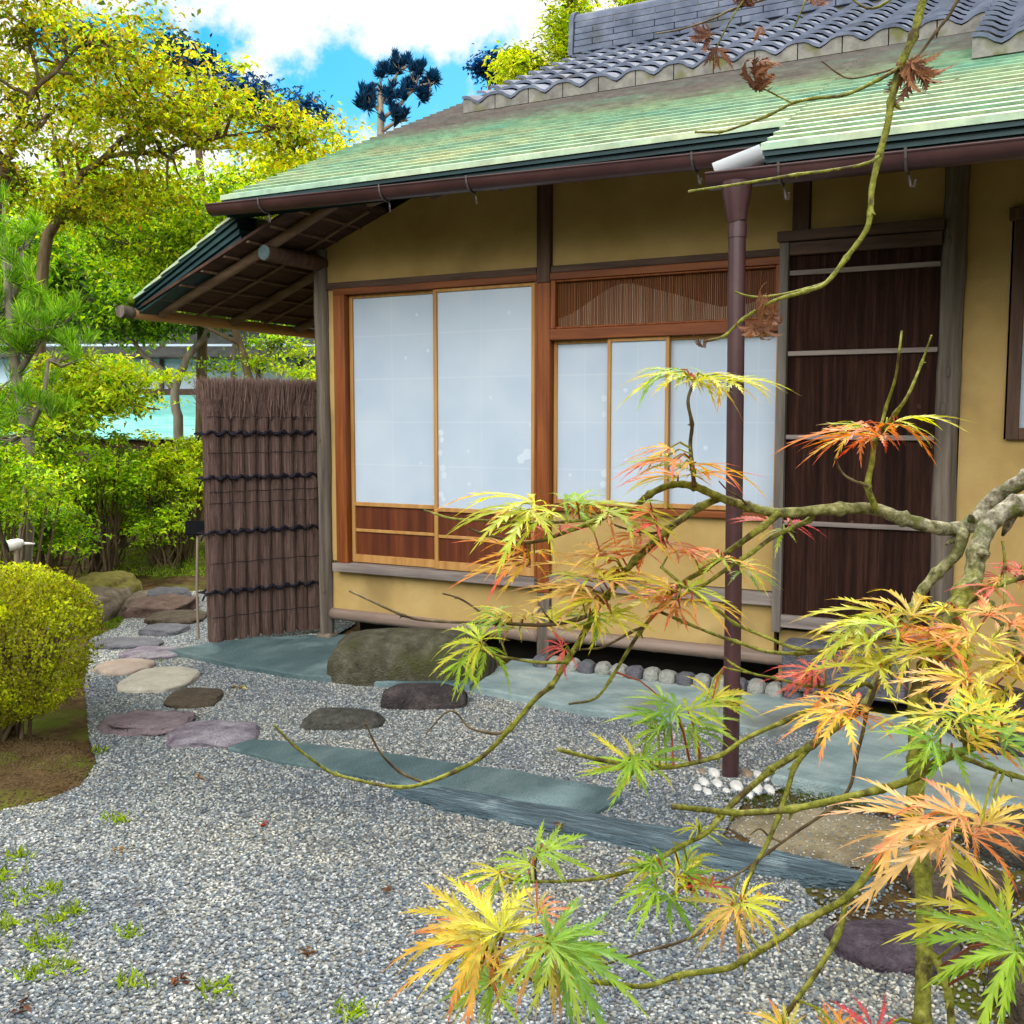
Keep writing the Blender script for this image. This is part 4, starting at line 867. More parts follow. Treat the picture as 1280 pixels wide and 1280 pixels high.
for q in range(60):
    e = rnd.random() < .5; s = 0 if e else FL; sg = -1 if e else 1
    a = FA + FD * (s + rnd.uniform(-.03, .03)) + np.array([0, 0, rnd.uniform(1.55, 1.68)]); b_ = a + FD * sg * rnd.uniform(.03, .075) + np.array([0, 0, rnd.uniform(.05, .14)]); b_[2] = min(b_[2], zt)
    tw.tube([a, (a + b_) / 2 + np.array([0, 0, .02]), b_], [.002, .0016, .0006], 3, cap=False)
tw.build('brush_top', M['twigs'], fe)
MB().add([FA + FN * .05 + FD * .02 + np.array([0, 0, .0]), FB + FN * .05, FB - FN * .05, FA - FN * .05 + FD * .02, FA + FN * .05 + FD * .02 + np.array([0, 0, zt - .12]), FB + FN * .05 + np.array([0, 0, zt - .12]), FB - FN * .05 + np.array([0, 0, zt - .12]), FA - FN * .05 + FD * .02 + np.array([0, 0, zt - .12])], []) 
for z in (.32, .755, 1.195, 1.42 - .0):
    pass
for z in (.30, .72, 1.10, 1.41):
    mb = MB(); P = []
    for k in range(90):
        s = -.02 + (FL + .03) * k / 89; ph = s / FL * (NB - 1) * 2 * math.pi
        P.append(FA + FD * s + FN * (.050 + .010 * math.cos(ph) + .016 * max(0, 1 - min(abs(s - .05), abs(s - FL + .05)) / .09)) + np.array([0, 0, z + .010 * math.sin(ph) + rnd.uniform(-.004, .004)]))
    mb.tube(P, [.009 + .004 * abs(math.sin(k * .55)) for k in range(90)], 6, wob=.5)
    mb.tube([p - FN * .112 + np.array([0, 0, .004]) for p in P], .009, 5, wob=.5)
    for i in range(NB):      # knots between the bundles
        s = .05 + (FL - .10) * ((i + .5) / (NB - 1)); c = FA + FD * s + FN * .047 + np.array([0, 0, z])
        bm = bmesh.new(); bmesh.ops.create_icosphere(bm, subdivisions=1, radius=.017); mb.addbm(bm, Matrix.Translation(c))
    a = P[0]; mb.tube([a, a - FD * .03 + np.array([0, 0, .006]) - FN * .05, a - FD * .028 - FN * .11, P[0] - FN * .115], .0075, 6)
    mb.tube([P[0], P[0] - FD * .03 + np.array([0, 0, -.012]), P[0] - FD * .045 + np.array([0, 0, -.045])], .006, 6)
    mb.build('rope', M['rope'], fe, smooth=True)
for z in (.12, .50, .92, 1.0, 1.27, 1.52):
    P = [FA + FD * s + FN * (.042 + .021 * (s < .11 or s > FL - .11)) + np.array([0, 0, z + .003 * math.sin(s * 40)]) for s in np.linspace(0, FL, 40)]
    MB().tube(P, .0022, 4).build('wire', M['rope'], fe)

# ------------------------------------------------------------------ small black plaque on a stake
b0 = G(248, 800, -.10); dep = (b0 - CAM) @ FW
sg_ = thing('plaque_stand', 'small blank black plaque on a thin stake beside the brush fence', 'sign', tuple(b0))
t0 = D(247, 660, dep); MB().tube([b0 + np.array([0, 0, -.05]), [b0[0], b0[1], .3], [t0[0], t0[1], t0[2]]], .010, 8).build('stake', M['stake'], sg_, smooth=True, angle=50)
bm = bmesh.new(); bmesh.ops.create_cube(bm, size=1); 
ang = math.atan2(RT[1], RT[0])
bmesh.ops.scale(bm, vec=(.165, .022, .105), verts=bm.verts[:]); bmesh.ops.bevel(bm, geom=bm.edges[:], offset=.004, segments=2, affect='EDGES')
MB().addbm(bm, Matrix.Translation(tuple(t0 - FW * .02)) @ Matrix.Rotation(ang, 4, 'Z') @ Matrix.Rotation(R(-14), 4, 'X')).build('plaque', M['black'], sg_)

# garden spotlight half hidden in the shrubs at the left edge
b0 = D(18, 720, 6.2); b0[2] = gh(b0[0], b0[1]); t0 = D(20, 680, 6.2)
gl = thing('garden_light', 'small white hooded garden light among the shrubs at the left edge', 'light', tuple(b0))
MB().tube([b0 - np.array([0, 0, .05]), t0], .014, 8).build('stake', M['stake'], gl, smooth=True, angle=50)
axd = RT * -.75 - FW * .55 + UP * -.25; axd /= np.linalg.norm(axd)
MB().tube([t0 + axd * .048, t0 + axd * .02, t0 - axd * .02, t0 - axd * .042], [.033, .035, .029, .016], 14).build('hood', M['white_metal'], gl, smooth=True, angle=40)
MB().tube([t0 + axd * .050, t0 + axd * .053], .038, 14).build('lens', M['black'], gl)
MB().tube([t0 - axd * .04 - UP * .008, t0 - axd * .11 - UP * .03], [.010, .006], 8).build('cable_stub', M['white_metal'], gl, smooth=True)

# ------------------------------------------------------------------ foliage builders
def lin(c): return np.array(c, float)
def leaf_mesh(name, P, F, Nn, size, cols, mat, parent, aspect=.5, fold=.12, bend=.25):
    """P,F,Nn: (n,3) base points, forward and normal vectors; one folded, bent leaf (6 verts, 4 faces) per row"""
    n = len(P); F = F / np.linalg.norm(F, axis=1)[:, None]
    Sd = np.cross(F, Nn); Sd /= np.linalg.norm(Sd, axis=1)[:, None] + 1e-9; Nn = np.cross(Sd, F)
    s = size[:, None] if hasattr(size, '__len__') else size
    V = np.empty((n, 4, 3)); V[:, 0] = P; V[:, 2] = P + F * s - Nn * s * bend
    mid = P + F * s * .45 - Nn * s * bend * .1
    V[:, 1] = mid - Sd * s * aspect * .5 + Nn * s * fold; V[:, 3] = mid + Sd * s * aspect * .5 + Nn * s * fold
    V = V.reshape(-1, 3) - org(parent)
    me = bpy.data.meshes.new(name); me.vertices.add(n * 4); me.vertices.foreach_set('co', V.astype(np.float32).ravel())
    idx = np.arange(n)[:, None] * 4
    tris = np.concatenate([idx + np.array([0, 1, 2]), idx + np.array([0, 2, 3])], axis=1).ravel()
    me.loops.add(n * 6); me.loops.foreach_set('vertex_index', tris.astype(np.int32))
    me.polygons.add(n * 2); me.polygons.foreach_set('loop_start', (np.arange(n * 2) * 3).astype(np.int32))
    me.update(calc_edges=True); me.validate()
    at_ = me.color_attributes.new('Col', 'FLOAT_COLOR', 'POINT')
    C4 = np.ones((n, 4, 4), np.float32); C4[:, :, :3] = cols[:, None, :]; at_.data.foreach_set('color', C4.ravel())
    me.materials.append(mat); ob = bpy.data.objects.new(name, me); col.objects.link(ob); ob.parent = parent; ORG[ob.name] = org(parent)
    return ob
def pick(pal, n, w=None, jit=.22):
    pal = np.array(pal, float); i = npr.choice(len(pal), n, p=w); j = npr.choice(len(pal), n, p=w); t = npr.random((n, 1)) * .5
    c = pal[i] * (1 - t) + pal[j] * t
    return np.clip(c * (1 + jit * npr.standard_normal((n, 1))), .003, 1)
def rv(n):
    v = npr.standard_normal((n, 3)); return v / np.linalg.norm(v, axis=1)[:, None]
def crown_points(blobs, nclump, per, spread, flat=.45):
    """clumps of leaves near the shells of several ellipsoids; returns points and clump centres"""
    vol = np.array([b[3] * b[4] * b[5] for b in blobs]); w = vol ** .8; w /= w.sum()
    C = []
    for _ in range(nclump):
        b = blobs[npr.choice(len(blobs), p=w)]; v = rv(1)[0]; r_ = npr.random() ** .45
        C.append([b[0] + v[0] * b[3] * r_, b[1] + v[1] * b[4] * r_, b[2] + v[2] * b[5] * r_])
    C = np.array(C); sc2 = npr.uniform(.55, 1.35, (nclump, 1))
    P = np.repeat(C, per, axis=0) + npr.standard_normal((nclump * per, 3)) * np.repeat(sc2, per, axis=0) * np.array([spread, spread, spread * flat])
    return P, C
def foliage(parent, blobs, nclump, per, spread, size, pal, w=None, flat=.45, name='crown', mat=None, aspect=.5, droop=.25, cj=.46):
    P, C = crown_points(blobs, nclump, per, spread, flat); n = len(P)
    F = rv(n); F[:, 2] = F[:, 2] * .45 - droop; Nn = rv(n) * .75 + np.array([0, 0, 1.0])
    cols = pick(pal, n, w); cols *= np.repeat(np.clip(1 + cj * npr.standard_normal((nclump, 1)), .25, 1.6), per, axis=0)
    sz_ = size * npr.uniform(.6, 1.3, n)
    return leaf_mesh(name, P, F, Nn, sz_, np.clip(cols, .003, 1), mat or M['leaf'], parent, aspect), C
def twigs_to(mb, hub, C, k, r0, r1):
    """limbs from points on the trunk to clump centres"""
    for c in C[npr.choice(len(C), min(k, len(C)), replace=False)]:
        h = hub[np.argmin(np.linalg.norm(hub - c, axis=1) + npr.random(len(hub)) * .4)]
        mid = (h + c) / 2 + npr.standard_normal(3) * .08 * np.linalg.norm(c - h) + np.array([0, 0, .06])
        mb.tube([h, h * .5 + mid * .5 + npr.standard_normal(3) * .02, mid, mid * .5 + c * .5 + npr.standard_normal(3) * .03, c], [r0, r0 * .8, r0 * .6, r0 * .4, r1], 6, cap=False)
def pxline(l, dep):
    return [D(x, y, dep + (q[0] if q else 0)) for x, y, *q in l]
def blob(x, y, dep, rx, ry, rd):
    """ellipsoid from its middle and half sizes in the photo at a distance; rd its half depth in metres"""
    c = D(x, y, dep); return [c[0], c[1], c[2], rx / 1280 * dep * .9 + .0, rd, ry / 1280 * dep]
def tree(name, label, cat, dep, trunk, tr, blobs, nclump, per, spread, size, pal, w=None, group=None, limbs=(), bark='trunk', ntw=40, flat=.45, aspect=.5, droop=.25, base=None, cj=.46, matl=None):
    T = [D(x, y, dep) for x, y in trunk]
    g0 = T[0].copy(); g0[2] = gh(g0[0], g0[1]) - .05
    if base is not None: g0 = np.array(base)
    o = thing(name, label, cat, tuple(g0), group)
    # smooth, slightly crooked trunk
    pts = [g0] + T if np.linalg.norm(g0 - T[0]) > .05 else T
    Q = []
    for a, b_ in zip(pts[:-1], pts[1:]):
        for t in np.linspace(0, 1, 5)[:-1]: Q.append(a * (1 - t) + b_ * t + npr.standard_normal(3) * tr * .12)
    Q.append(pts[-1]); rad = np.linspace(tr, tr * .45, len(Q)); rad[0] *= 1.35
    mb = MB().tube(Q, rad, 9); hubs = list(Q[len(Q) // 3:])
    for (l, r_) in limbs:
        l3 = pxline(l, dep); q = []
        for a, b_ in zip(l3[:-1], l3[1:]):
            for t in np.linspace(0, 1, 4)[:-1]: q.append(a * (1 - t) + b_ * t + npr.standard_normal(3) * r_ * .15)
        q.append(l3[-1]); mb.tube(q, np.linspace(r_, r_ * .35, len(q)), 7); hubs += q
    cr, C = foliage(o, blobs, nclump, per, spread, size, pal, w, flat, aspect=aspect, droop=droop, cj=cj, mat=matl)
    twigs_to(mb, np.array(hubs), C, ntw, tr * .28, .004)
    mb.build('trunk', M[bark], o, smooth=True)
    return o

OLIVE2 = [(.50, .51, .02), (.37, .44, .018), (.62, .58, .03), (.22, .31, .014), (.56, .34, .04)]
YG = [(0.63, 0.72, 0.027), (0.48, 0.63, 0.022), (0.78, 0.75, 0.038), (0.3, 0.435, 0.018)]
OLIVE = [(0.62, 0.558, 0.023), (0.465, 0.449, 0.019), (0.775, 0.682, 0.031), (0.31, 0.341, 0.016), (0.713, 0.465, 0.031)]
GREEN = [(0.225, 0.465, 0.024), (0.36, 0.63, 0.03), (0.12, 0.27, 0.018), (0.54, 0.75, 0.038)]
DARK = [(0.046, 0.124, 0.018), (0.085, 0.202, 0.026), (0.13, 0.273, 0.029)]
LIME = [(0.42, 0.7, 0.028), (0.588, 0.784, 0.035), (0.266, 0.504, 0.021), (0.77, 0.812, 0.056)]

blades_on('moss_strip', [P2(890, 1000), P2(960, 978), P2(1040, 990), P2(1150, 1010), P2(1060, 1022), P2(960, 1016)], -.10, 2600, .018, [(.09, .15, .012), (.14, .19, .02), (.08, .08, .02)])
blades_on('moss_by_path', [P2(105, 792), P2(100, 760), P2(140, 750), P2(162, 756), P2(152, 782), P2(125, 794)], -.10, 3600, .03, MOSSP)
blades_on('moss_under_shrubs', [P2(100, 712), P2(155, 700), P2(200, 690), P2(262, 690), P2(265, 737), P2(225, 738), P2(160, 735)], .02, 5000, .045, MOSSP)
blades_on('moss_along_slab', [P2(262, 818), P2(300, 834), P2(372, 848), P2(470, 857), P2(588, 862), P2(640, 872), P2(735, 892), P2(735, 889), P2(588, 857), P2(470, 852), P2(372, 843), P2(290, 829)], -.098, 500, .016, MOSSP)
# nearer garden trees, left
TG = 'trees in the garden at left'
tree('maple_tree', 'olive gold maple leaning in at the top left corner', 'tree', 9.5, [(-15, 560), (-14, 360), (-4, 260), (7, 198), (20, 178)], .075,
     [blob(40, 60, 9.5, 90, 75, .8), blob(130, 60, 9.7, 110, 55, .8), blob(30, 170, 9.3, 70, 40, .6), blob(-40, 230, 9.5, 60, 60, .6)], 130, 54, .13, .062, OLIVE2 + GREEN[:1], group=TG,
     limbs=[([(20, 178), (50, 158), (64, 141)], .03), ([(20, 168), (33, 128), (50, 104), (72, 89), (90, 64), (120, 40)], .035), ([(50, 104), (43, 77), (35, 44)], .02)], flat=.35)
tree('maple_tree', 'tall olive and yellow maple with forked trunk spreading toward the roof', 'tree', 11, [(40, 640), (48, 420), (57, 299), (74, 275), (84, 242), (101, 218)], .085,
     [blob(220, 120, 11, 130, 55, .9), blob(330, 165, 11.2, 95, 40, .8), blob(160, 170, 10.8, 110, 55, .9), blob(90, 120, 11, 80, 50, .8), blob(400, 180, 11.4, 40, 25, .5), blob(90, 250, 10.8, 90, 34, .8), blob(190, 235, 11, 80, 24, .7)], 275, 54, .14, .066, OLIVE2 + YG[:1] + GREEN[:1], group=TG,
     limbs=[([(101, 218), (134, 195), (151, 175), (188, 158), (240, 130)], .045), ([(80, 235), (74, 188), (64, 158), (60, 120)], .035), ([(134, 195), (200, 190), (280, 170), (350, 160)], .03), ([(90, 225), (82, 180), (95, 140)], .025)], flat=.33)
tree('maple_tree', 'light green maple hanging over the lean to roof edge', 'tree', 13, [(318, 500), (300, 430), (285, 380), (270, 330), (262, 290)], .06,
     [blob(250, 280, 13, 95, 70, .9), blob(330, 250, 13.2, 80, 45, .8), blob(190, 320, 12.8, 90, 60, .9), blob(140, 270, 13, 70, 50, .8), blob(380, 215, 13.2, 50, 26, .5)], 300, 54, .15, .072, LIME + YG + GREEN + DARK, group=TG,
     limbs=[([(285, 380), (230, 340), (170, 310)], .03), ([(270, 330), (320, 290), (360, 250)], .025), ([(300, 430), (240, 400), (150, 385)], .03)], flat=.4)
tree('crooked_tree', 'dark leaved tree with crooked forked trunk before the white wall', 'tree', 14, [(222, 520), (217, 486), (234, 447), (252, 424), (265, 400)], .075,
     [blob(170, 395, 14, 75, 38, .8), blob(250, 380, 14, 60, 28, .8), blob(110, 370, 14, 60, 50, .8), blob(60, 330, 14, 70, 60, .8)], 230, 46, .2, .10, DARK + GREEN, group=TG, bark='grey_trunk',
     limbs=[([(217, 486), (200, 462), (175, 440), (158, 415), (155, 390)], .05)], flat=.45)
tree('straight_tree', 'slim straight grey tree before the white wall', 'tree', 13.6, [(291, 520), (291, 470), (293, 430), (297, 400), (300, 370)], .045,
     [blob(300, 385, 13.6, 50, 16, .4), blob(340, 425, 13.4, 40, 9, .3), blob(270, 456, 13.4, 30, 6, .3)], 30, 34, .12, .07, GREEN, group=TG, bark='grey_trunk', ntw=24,
     limbs=[([(293, 445), (320, 452), (346, 436)], .012), ([(291, 460), (270, 462), (250, 455)], .012)])
tree('sapling', 'thin sapling with sparse green leaves behind the brush fence', 'tree', 13.2, [(326, 520), (326, 480), (318, 460), (308, 440)], .02,
     [blob(330, 455, 13.2, 30, 14, .3), blob(365, 440, 13.2, 25, 14, .3), blob(385, 465, 13.2, 18, 14, .25)], 34, 30, .11, .065, LIME, group=TG, bark='grey_trunk', ntw=14,
     limbs=[([(326, 490), (352, 470), (368, 445)], .012), ([(345, 480), (372, 478), (388, 462)], .01)])
tree('yellow_maple', 'low yellow green maple with layered branches above the shrubs', 'tree', 10, [(62, 690), (75, 560), (100, 520), (125, 505)], .045,
     [blob(110, 470, 10, 75, 28, .6), blob(135, 500, 10, 55, 18, .5), blob(60, 510, 10, 60, 30, .6), blob(195, 470, 10, 20, 10, .3)], 210, 42, .11, .06, YG + LIME, group=TG, flat=.3,
     limbs=[([(75, 560), (115, 525), (150, 505), (200, 512)], .02)])
# pine at the left edge: tufts of long needles
def pine(name, label, dep, trunk, tr, tufts, pal, nl, limbs, group, per=70, needle_r=.0016, bark='trunk', spread=.05):
    T = [D(x, y, dep) for x, y in trunk]; g0 = T[0].copy(); g0[2] = gh(g0[0], g0[1]) - .05
    o = thing(name, label, 'pine tree', tuple(g0), group)
    mb = MB().tube([g0] + T, np.linspace(tr, tr * .5, len(T) + 1), 9)
    hub = np.array([g0 * .3 + T[0] * .7] + T + [p for l in limbs for p in pxline(l, dep)])
    for l in limbs: mb.tube(pxline(l, dep), np.linspace(tr * .45, tr * .2, len(l)), 7)
    Ps, Fs, Ss = [], [], []
    for (x, y, q, k) in tufts:
        for _ in range(k):
            c = D(x + npr.normal() * q * .55, y + npr.normal() * q * .38, dep + npr.normal() * q / 1280 * dep * .5)
            h = hub[np.argmin(np.linalg.norm(hub - c, axis=1))]; mb.tube([h, (h + c) / 2 - np.array([0, 0, .04]), c], [tr * .14, tr * .1, .004], 5, cap=False)
            ax_ = np.array([0, 0, 1.0]) + npr.standard_normal(3) * .35; F = rv(per) + ax_ * 1.1
            Ps.append(np.repeat(c[None], per, 0) + npr.standard_normal((per, 3)) * .012 + ax_ * npr.random((per, 1)) * spread); Fs.append(F); Ss.append(nl * npr.uniform(.7, 1.15, per))
    Ps, Fs, Ss = np.concatenate(Ps), np.concatenate(Fs), np.concatenate(Ss)
    leaf_mesh('needles', Ps, Fs, rv(len(Ps)), Ss, pick(pal, len(Ps)), M['leaf'], o, aspect=needle_r * 2 / nl, fold=0, bend=.08)
    mb.build('trunk', M[bark], o, smooth=True); return o
pine('pine_tree', 'bright green long needled pine at the left edge above the clipped bush', 7.4, [(30, 700), (38, 600), (34, 540), (20, 470), (12, 380), (8, 310)], .06,
     [(20, 300, 30, 7), (5, 350, 30, 8), (50, 400, 45, 18), (15, 430, 40, 14), (75, 440, 30, 8), (20, 500, 45, 13), (60, 520, 40, 8), (-20, 560, 40, 12), (10, 270, 30, 4), (-10, 390, 30, 14)],
     [(.16, .40, .03), (.28, .52, .04), (.42, .60, .06), (.10, .28, .02)], .13, [[(34, 540), (55, 500), (60, 450)], [(20, 470), (40, 440), (60, 410)], [(12, 380), (30, 340), (25, 310)]], None, per=85, needle_r=.0028, bark='grey_trunk')
pine('far_pine', 'distant blue looking pine with cut trunk seen over the roof', 26, [(476, 190), (476, 150), (475, 106)], .13,
     [(497, 84, 13, 16), (520, 92, 11, 12), (540, 102, 8, 9), (492, 122, 13, 14), (512, 112, 10, 9), (530, 122, 10, 10), (460, 122, 12, 12), (455, 135, 9, 8), (498, 150, 12, 12), (480, 92, 9, 6)],
     [(.006, .045, .12), (.010, .075, .18), (.008, .03, .07)], .22, [[(476, 150), (498, 132), (520, 108), (538, 104)], [(476, 130), (490, 104), (500, 86)], [(476, 140), (464, 128), (455, 128)], [(476, 165), (495, 152), (510, 150)]], None, per=60, needle_r=.02, bark='stake', spread=.1)  # blue cast of a silhouette against bright sky, put into the needle colour

# shrubs
SHG = 'leafy shrubs under the garden trees'
def shrub(label, dep, x, y, rx, ry, pal, n, per, size, base_y, group=SHG, name='shrub', spread=.07, stems=7, rd=.5):
    g0 = D(x, base_y, dep); g0[2] = gh(g0[0], g0[1]) - .03
    o = thing(name, label, 'shrub', tuple(g0), group)
    bl = [blob(x, y, dep, rx, ry, rd), blob(x - rx * .4, y + ry * .25, dep - .1, rx * .6, ry * .7, rd * .7), blob(x + rx * .4, y + ry * .2, dep + .1, rx * .6, ry * .7, rd * .7)]
    for _ in range(4):      # loose outgrowing shoots make the outline uneven
        bl.append(blob(x + npr.uniform(-1.0, 1.0) * rx, y - npr.uniform(-.3, 1.05) * ry, dep + npr.uniform(-.3, .3), rx * npr.uniform(.18, .42), ry * npr.uniform(.2, .45), rd * .4))
    cr, C = foliage(o, bl, int(n * .56), int(per * 1.25), spread * .95, size * .95, pal, flat=.45, name='foliage', droop=.1, cj=.5)
    mb = MB()
    for c in C[npr.choice(len(C), min(stems * 3, len(C)), replace=False)]:
        a = g0 + np.array([npr.normal() * .07, npr.normal() * .07, 0]); mb.tube([a, a * .6 + c * .4 + npr.standard_normal(3) * .05, c], [.016, .011, .004], 6, cap=False)
    mb.build('stems', M['trunk'], o, smooth=True); return o
shrub('bushy green azalea at far left below the pine', 9.0, 25, 590, 80, 75, GREEN + LIME, 240, 30, .055, 720)
shrub('rounded lime green azalea left of centre beneath the yellow maple', 10.2, 130, 585, 60, 46, LIME + GREEN, 220, 30, .055, 715)
shrub('bright yellow green azalea right beside the brush fence', 10.8, 226, 590, 46, 40, LIME + YG, 200, 30, .055, 700)
shrub('low dark green shrub behind the clipped bush', 8.2, 50, 665, 62, 38, GREEN, 180, 30, .05, 735)
shrub('green shrub with bare twisted stems above the mossy boulder', 10.6, 125, 635, 50, 36, GREEN + LIME, 150, 30, .05, 710, stems=10)
shrub('small tree like shrub beside the black plaque', 10.4, 205, 655, 26, 30, LIME + GREEN, 90, 28, .05, 712, spread=.06)
shrub('green shrub in front of the turquoise roof', 12.2, 235, 572, 40, 20, LIME, 120, 30, .055, 690)
shrub('mid green shrub behind the pine trunk', 10.8, 60, 510, 70, 50, GREEN + DARK, 190, 30, .06, 700)
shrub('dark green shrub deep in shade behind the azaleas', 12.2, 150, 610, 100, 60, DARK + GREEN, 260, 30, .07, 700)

shrub('loose lime green azalea in front of the pine trunk at far left', 6.9, 14, 600, 58, 66, LIME + GREEN, 170, 30, .04, 760)
# backdrop trees beyond the garden
BG = 'tall trees beyond the garden wall'
def back(label, dep, x, ytop, ybase_c, rx, ry, pal, n, size=.16, spread=.34, w=None, per=40):
    return tree('backdrop_tree', label, 'tree', dep, [(x, 520), (x + 6, (520 + ybase_c) / 2), (x - 4, ybase_c)], .14,
                [blob(x, ybase_c, dep, rx, ry, 1.4), blob(x - rx * .45, ybase_c + ry * .4, dep, rx * .6, ry * .6, 1.2), blob(x + rx * .4, ybase_c + ry * .35, dep + .3, rx * .65, ry * .6, 1.2)], n, per, spread, size, pal, w, group=BG, ntw=46, flat=.5)
back('dense green backdrop tree at the far left edge', 20, -10, 200, 330, 110, 130, GREEN, 300)
back('tall pale green backdrop tree left of the roof', 22, 130, 180, 300, 100, 110, GREEN + LIME[:2], 250)
back('yellow green backdrop tree close behind the lean to roof', 23, 260, 190, 300, 100, 90, LIME, 260)
back('loose gold green backdrop tree just left of the copper roof verge', 21, 390, 130, 225, 80, 60, YG + OLIVE[:2], 200, size=.13)
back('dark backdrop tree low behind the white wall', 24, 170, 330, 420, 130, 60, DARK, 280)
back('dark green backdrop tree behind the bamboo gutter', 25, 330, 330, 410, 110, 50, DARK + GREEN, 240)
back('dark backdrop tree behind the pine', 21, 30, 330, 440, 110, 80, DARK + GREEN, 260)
back('green backdrop tree outside the left edge beyond the garden wall', 21, -150, 220, 340, 130, 130, GREEN, 240)
back('lime backdrop tree farther outside the left edge', 20, -380, 240, 350, 130, 120, LIME, 220)
shrub('green azalea outside the left edge of the garden bed', 8.6, -110, 610, 90, 70, GREEN + LIME, 200, 30, .055, 745)
# trees over the tiled roof
OR_ = 'treetops over the tiled roof'
def conifer(label, dep, x, y0, y1, rx, pal, n):
    o = tree('conifer_tree', label, 'tree', dep, [(x, 330), (x, 200), (x, y0 + 8)], .13, [blob(x, y0 + (y1 - y0) * t, dep, rx * (.25 + .75 * t), (y1 - y0) * .16, .9) for t in (.12, .3, .5, .7, .9)], n, 34, .17, .15, pal, group=OR_, aspect=.3, droop=-.35, flat=1.1)
    return o
conifer('feathery yellow green conifer rising beside the ridge end', 24, 713, -60, 90, 34, YG + LIME[:2], 150)
conifer('second feathery conifer right of the first over the ridge', 25, 795, -60, 60, 28, YG + LIME[:2], 120)
tree('roof_edge_tree', 'small yellow leaved treetop above the roof verge', 'tree', 22, [(655, 330), (655, 200), (652, 100)], .09, [blob(652, 92, 22, 34, 26, .6), blob(640, 75, 22, 10, 14, .3)], 80, 34, .16, .13, YG, group=OR_)
tree('roof_edge_tree', 'small treetop with painted in blue cast left of the yellow one', 'tree', 25, [(614, 330), (614, 200), (612, 100)], .09, [blob(612, 86, 25, 16, 12, .5), blob(622, 72, 25, 8, 8, .4)], 60, 34, .14, .12, [(.008, .06, .22), (.01, .09, .30), (.005, .035, .12)], group=OR_)  # silhouette's blue cast against the sky is put into the leaf colour
tree('blue_cast_tree', 'treetop with painted in dark blue cast behind the olive maple', 'tree', 14.5, [(250, 520), (255, 300), (250, 150)], .1, [blob(240, 80, 14.5, 55, 32, .6), blob(300, 120, 14.5, 50, 24, .6), blob(360, 142, 14.5, 60, 20, .6), blob(110, 55, 14.5, 70, 26, .6)], 190, 36, .13, .085, [(.006, .05, .20), (.01, .09, .32), (.05, .08, .06), (.006, .03, .10)], group=BG)  # blue halo of crowns against the sky, painted as leaf colour

# evergreens added out of view across the path, to shade the upper wall
for i, (x, y, h_, rr_, lb_) in enumerate([(-5.5, -8.5, 4.0, 2.2, 'unseen evergreen added for shade, farthest left of the near side row'), (-1.0, -11.0, 4.6, 2.5, 'unseen evergreen added for shade, second from the left of the near side row'), (4.5, -12.5, 4.8, 2.7, 'tallest unseen evergreen added for shade facing the shoji window'), (9.5, -11.0, 4.6, 2.5, 'unseen evergreen added for shade facing the bark door'), (13.5, -8.0, 4.2, 2.3, 'unseen evergreen added for shade, farthest right of the near side row')]):
    o = thing('added_evergreen', lb_, 'tree', (x, y, -.15), 'unseen evergreens added for shade')
    cr, C = foliage(o, [[x, y, h_ * .55, rr_, rr_, h_ * .48], [x + .8, y + .4, h_ * .3, rr_ * 1.1, rr_ * .9, h_ * .3]], 260, 34, .42, .26, DARK, flat=.7)
    mb = MB().tube([(x, y, -.2), (x + .05, y, h_ * .4), (x, y + .05, h_ * .9)], [.16, .12, .05], 9); twigs_to(mb, np.array([[x, y, h_ * t] for t in (.2, .35, .5, .7)]), C, 40, .05, .01)
    mb.build('trunk', M['trunk'], o, smooth=True)

# ------------------------------------------------------------------ clipped round azalea in the foreground
c0 = G(8, 922, -.07)
bu = thing('clipped_bush', 'round clipped azalea bush with small yellow green leaves on the gravel edge', 'bush', tuple(c0))
n = 25000
V = rv(n); V[:, 2] = np.abs(V[:, 2]) * np.where(npr.random(n) < .62, 1, -1)
bump_ = np.array([.10 * noise.noise(Vector(tuple(v * 2.6))) + .05 * noise.noise(Vector(tuple(v * 7))) for v in V])
rad_ = (1 + bump_) * np.where(npr.random(n) < .62, npr.uniform(.90, 1.06, n), npr.uniform(.55, .95, n))
e = np.stack([np.sign(V[:, k]) * np.abs(V[:, k]) ** (.80 if k < 2 else .70) for k in range(3)], axis=1)
sq_ = np.where(e[:, 2] < 0, 1 + .22 * e[:, 2], 1)[:, None] * np.array([1, 1, 0]) + np.array([0, 0, 1]); e = e * sq_
P = np.array([c0[0], c0[1], .40]) + e * rad_[:, None] * np.array([.40, .40, np.where(True, .36, .36)])
F = V * .7 + rv(n) * .8 + np.array([0, 0, .3]); Nn = V + rv(n) * .6
cols = pick([(.66, .74, .022), (.48, .58, .018), (.80, .80, .04), (.14, .21, .010), (.34, .24, .03)], n, [.3, .27, .18, .18, .07])
wear = np.array([noise.noise(Vector(tuple(v * 2.0 + np.array([4, 2, 7])))) for v in V]) > .12
cols[wear] = cols[wear] * .5 + pick([(.16, .09, .025), (.11, .075, .02)], int(wear.sum())) * .5
leaf_mesh('foliage', P, F, Nn, npr.uniform(.014, .027, n), cols, M['leaf'], bu, aspect=.55, bend=.15)
mb = MB()
for k in range(26):
    th = npr.random() * 6.28; a = np.array([c0[0], c0[1], -.09]) + np.array([math.cos(th), math.sin(th), 0]) * npr.uniform(.02, .12)
    v = rv(1)[0]; v[2] = abs(v[2]) * .8 - .1; t_ = np.array([c0[0], c0[1], .43]) + v * .33
    mb.tube([a, a * .55 + t_ * .45 + npr.standard_normal(3) * .03, t_], [.011, .008, .003], 6, cap=False)
mb.build('stems', M['trunk'], bu, smooth=True)

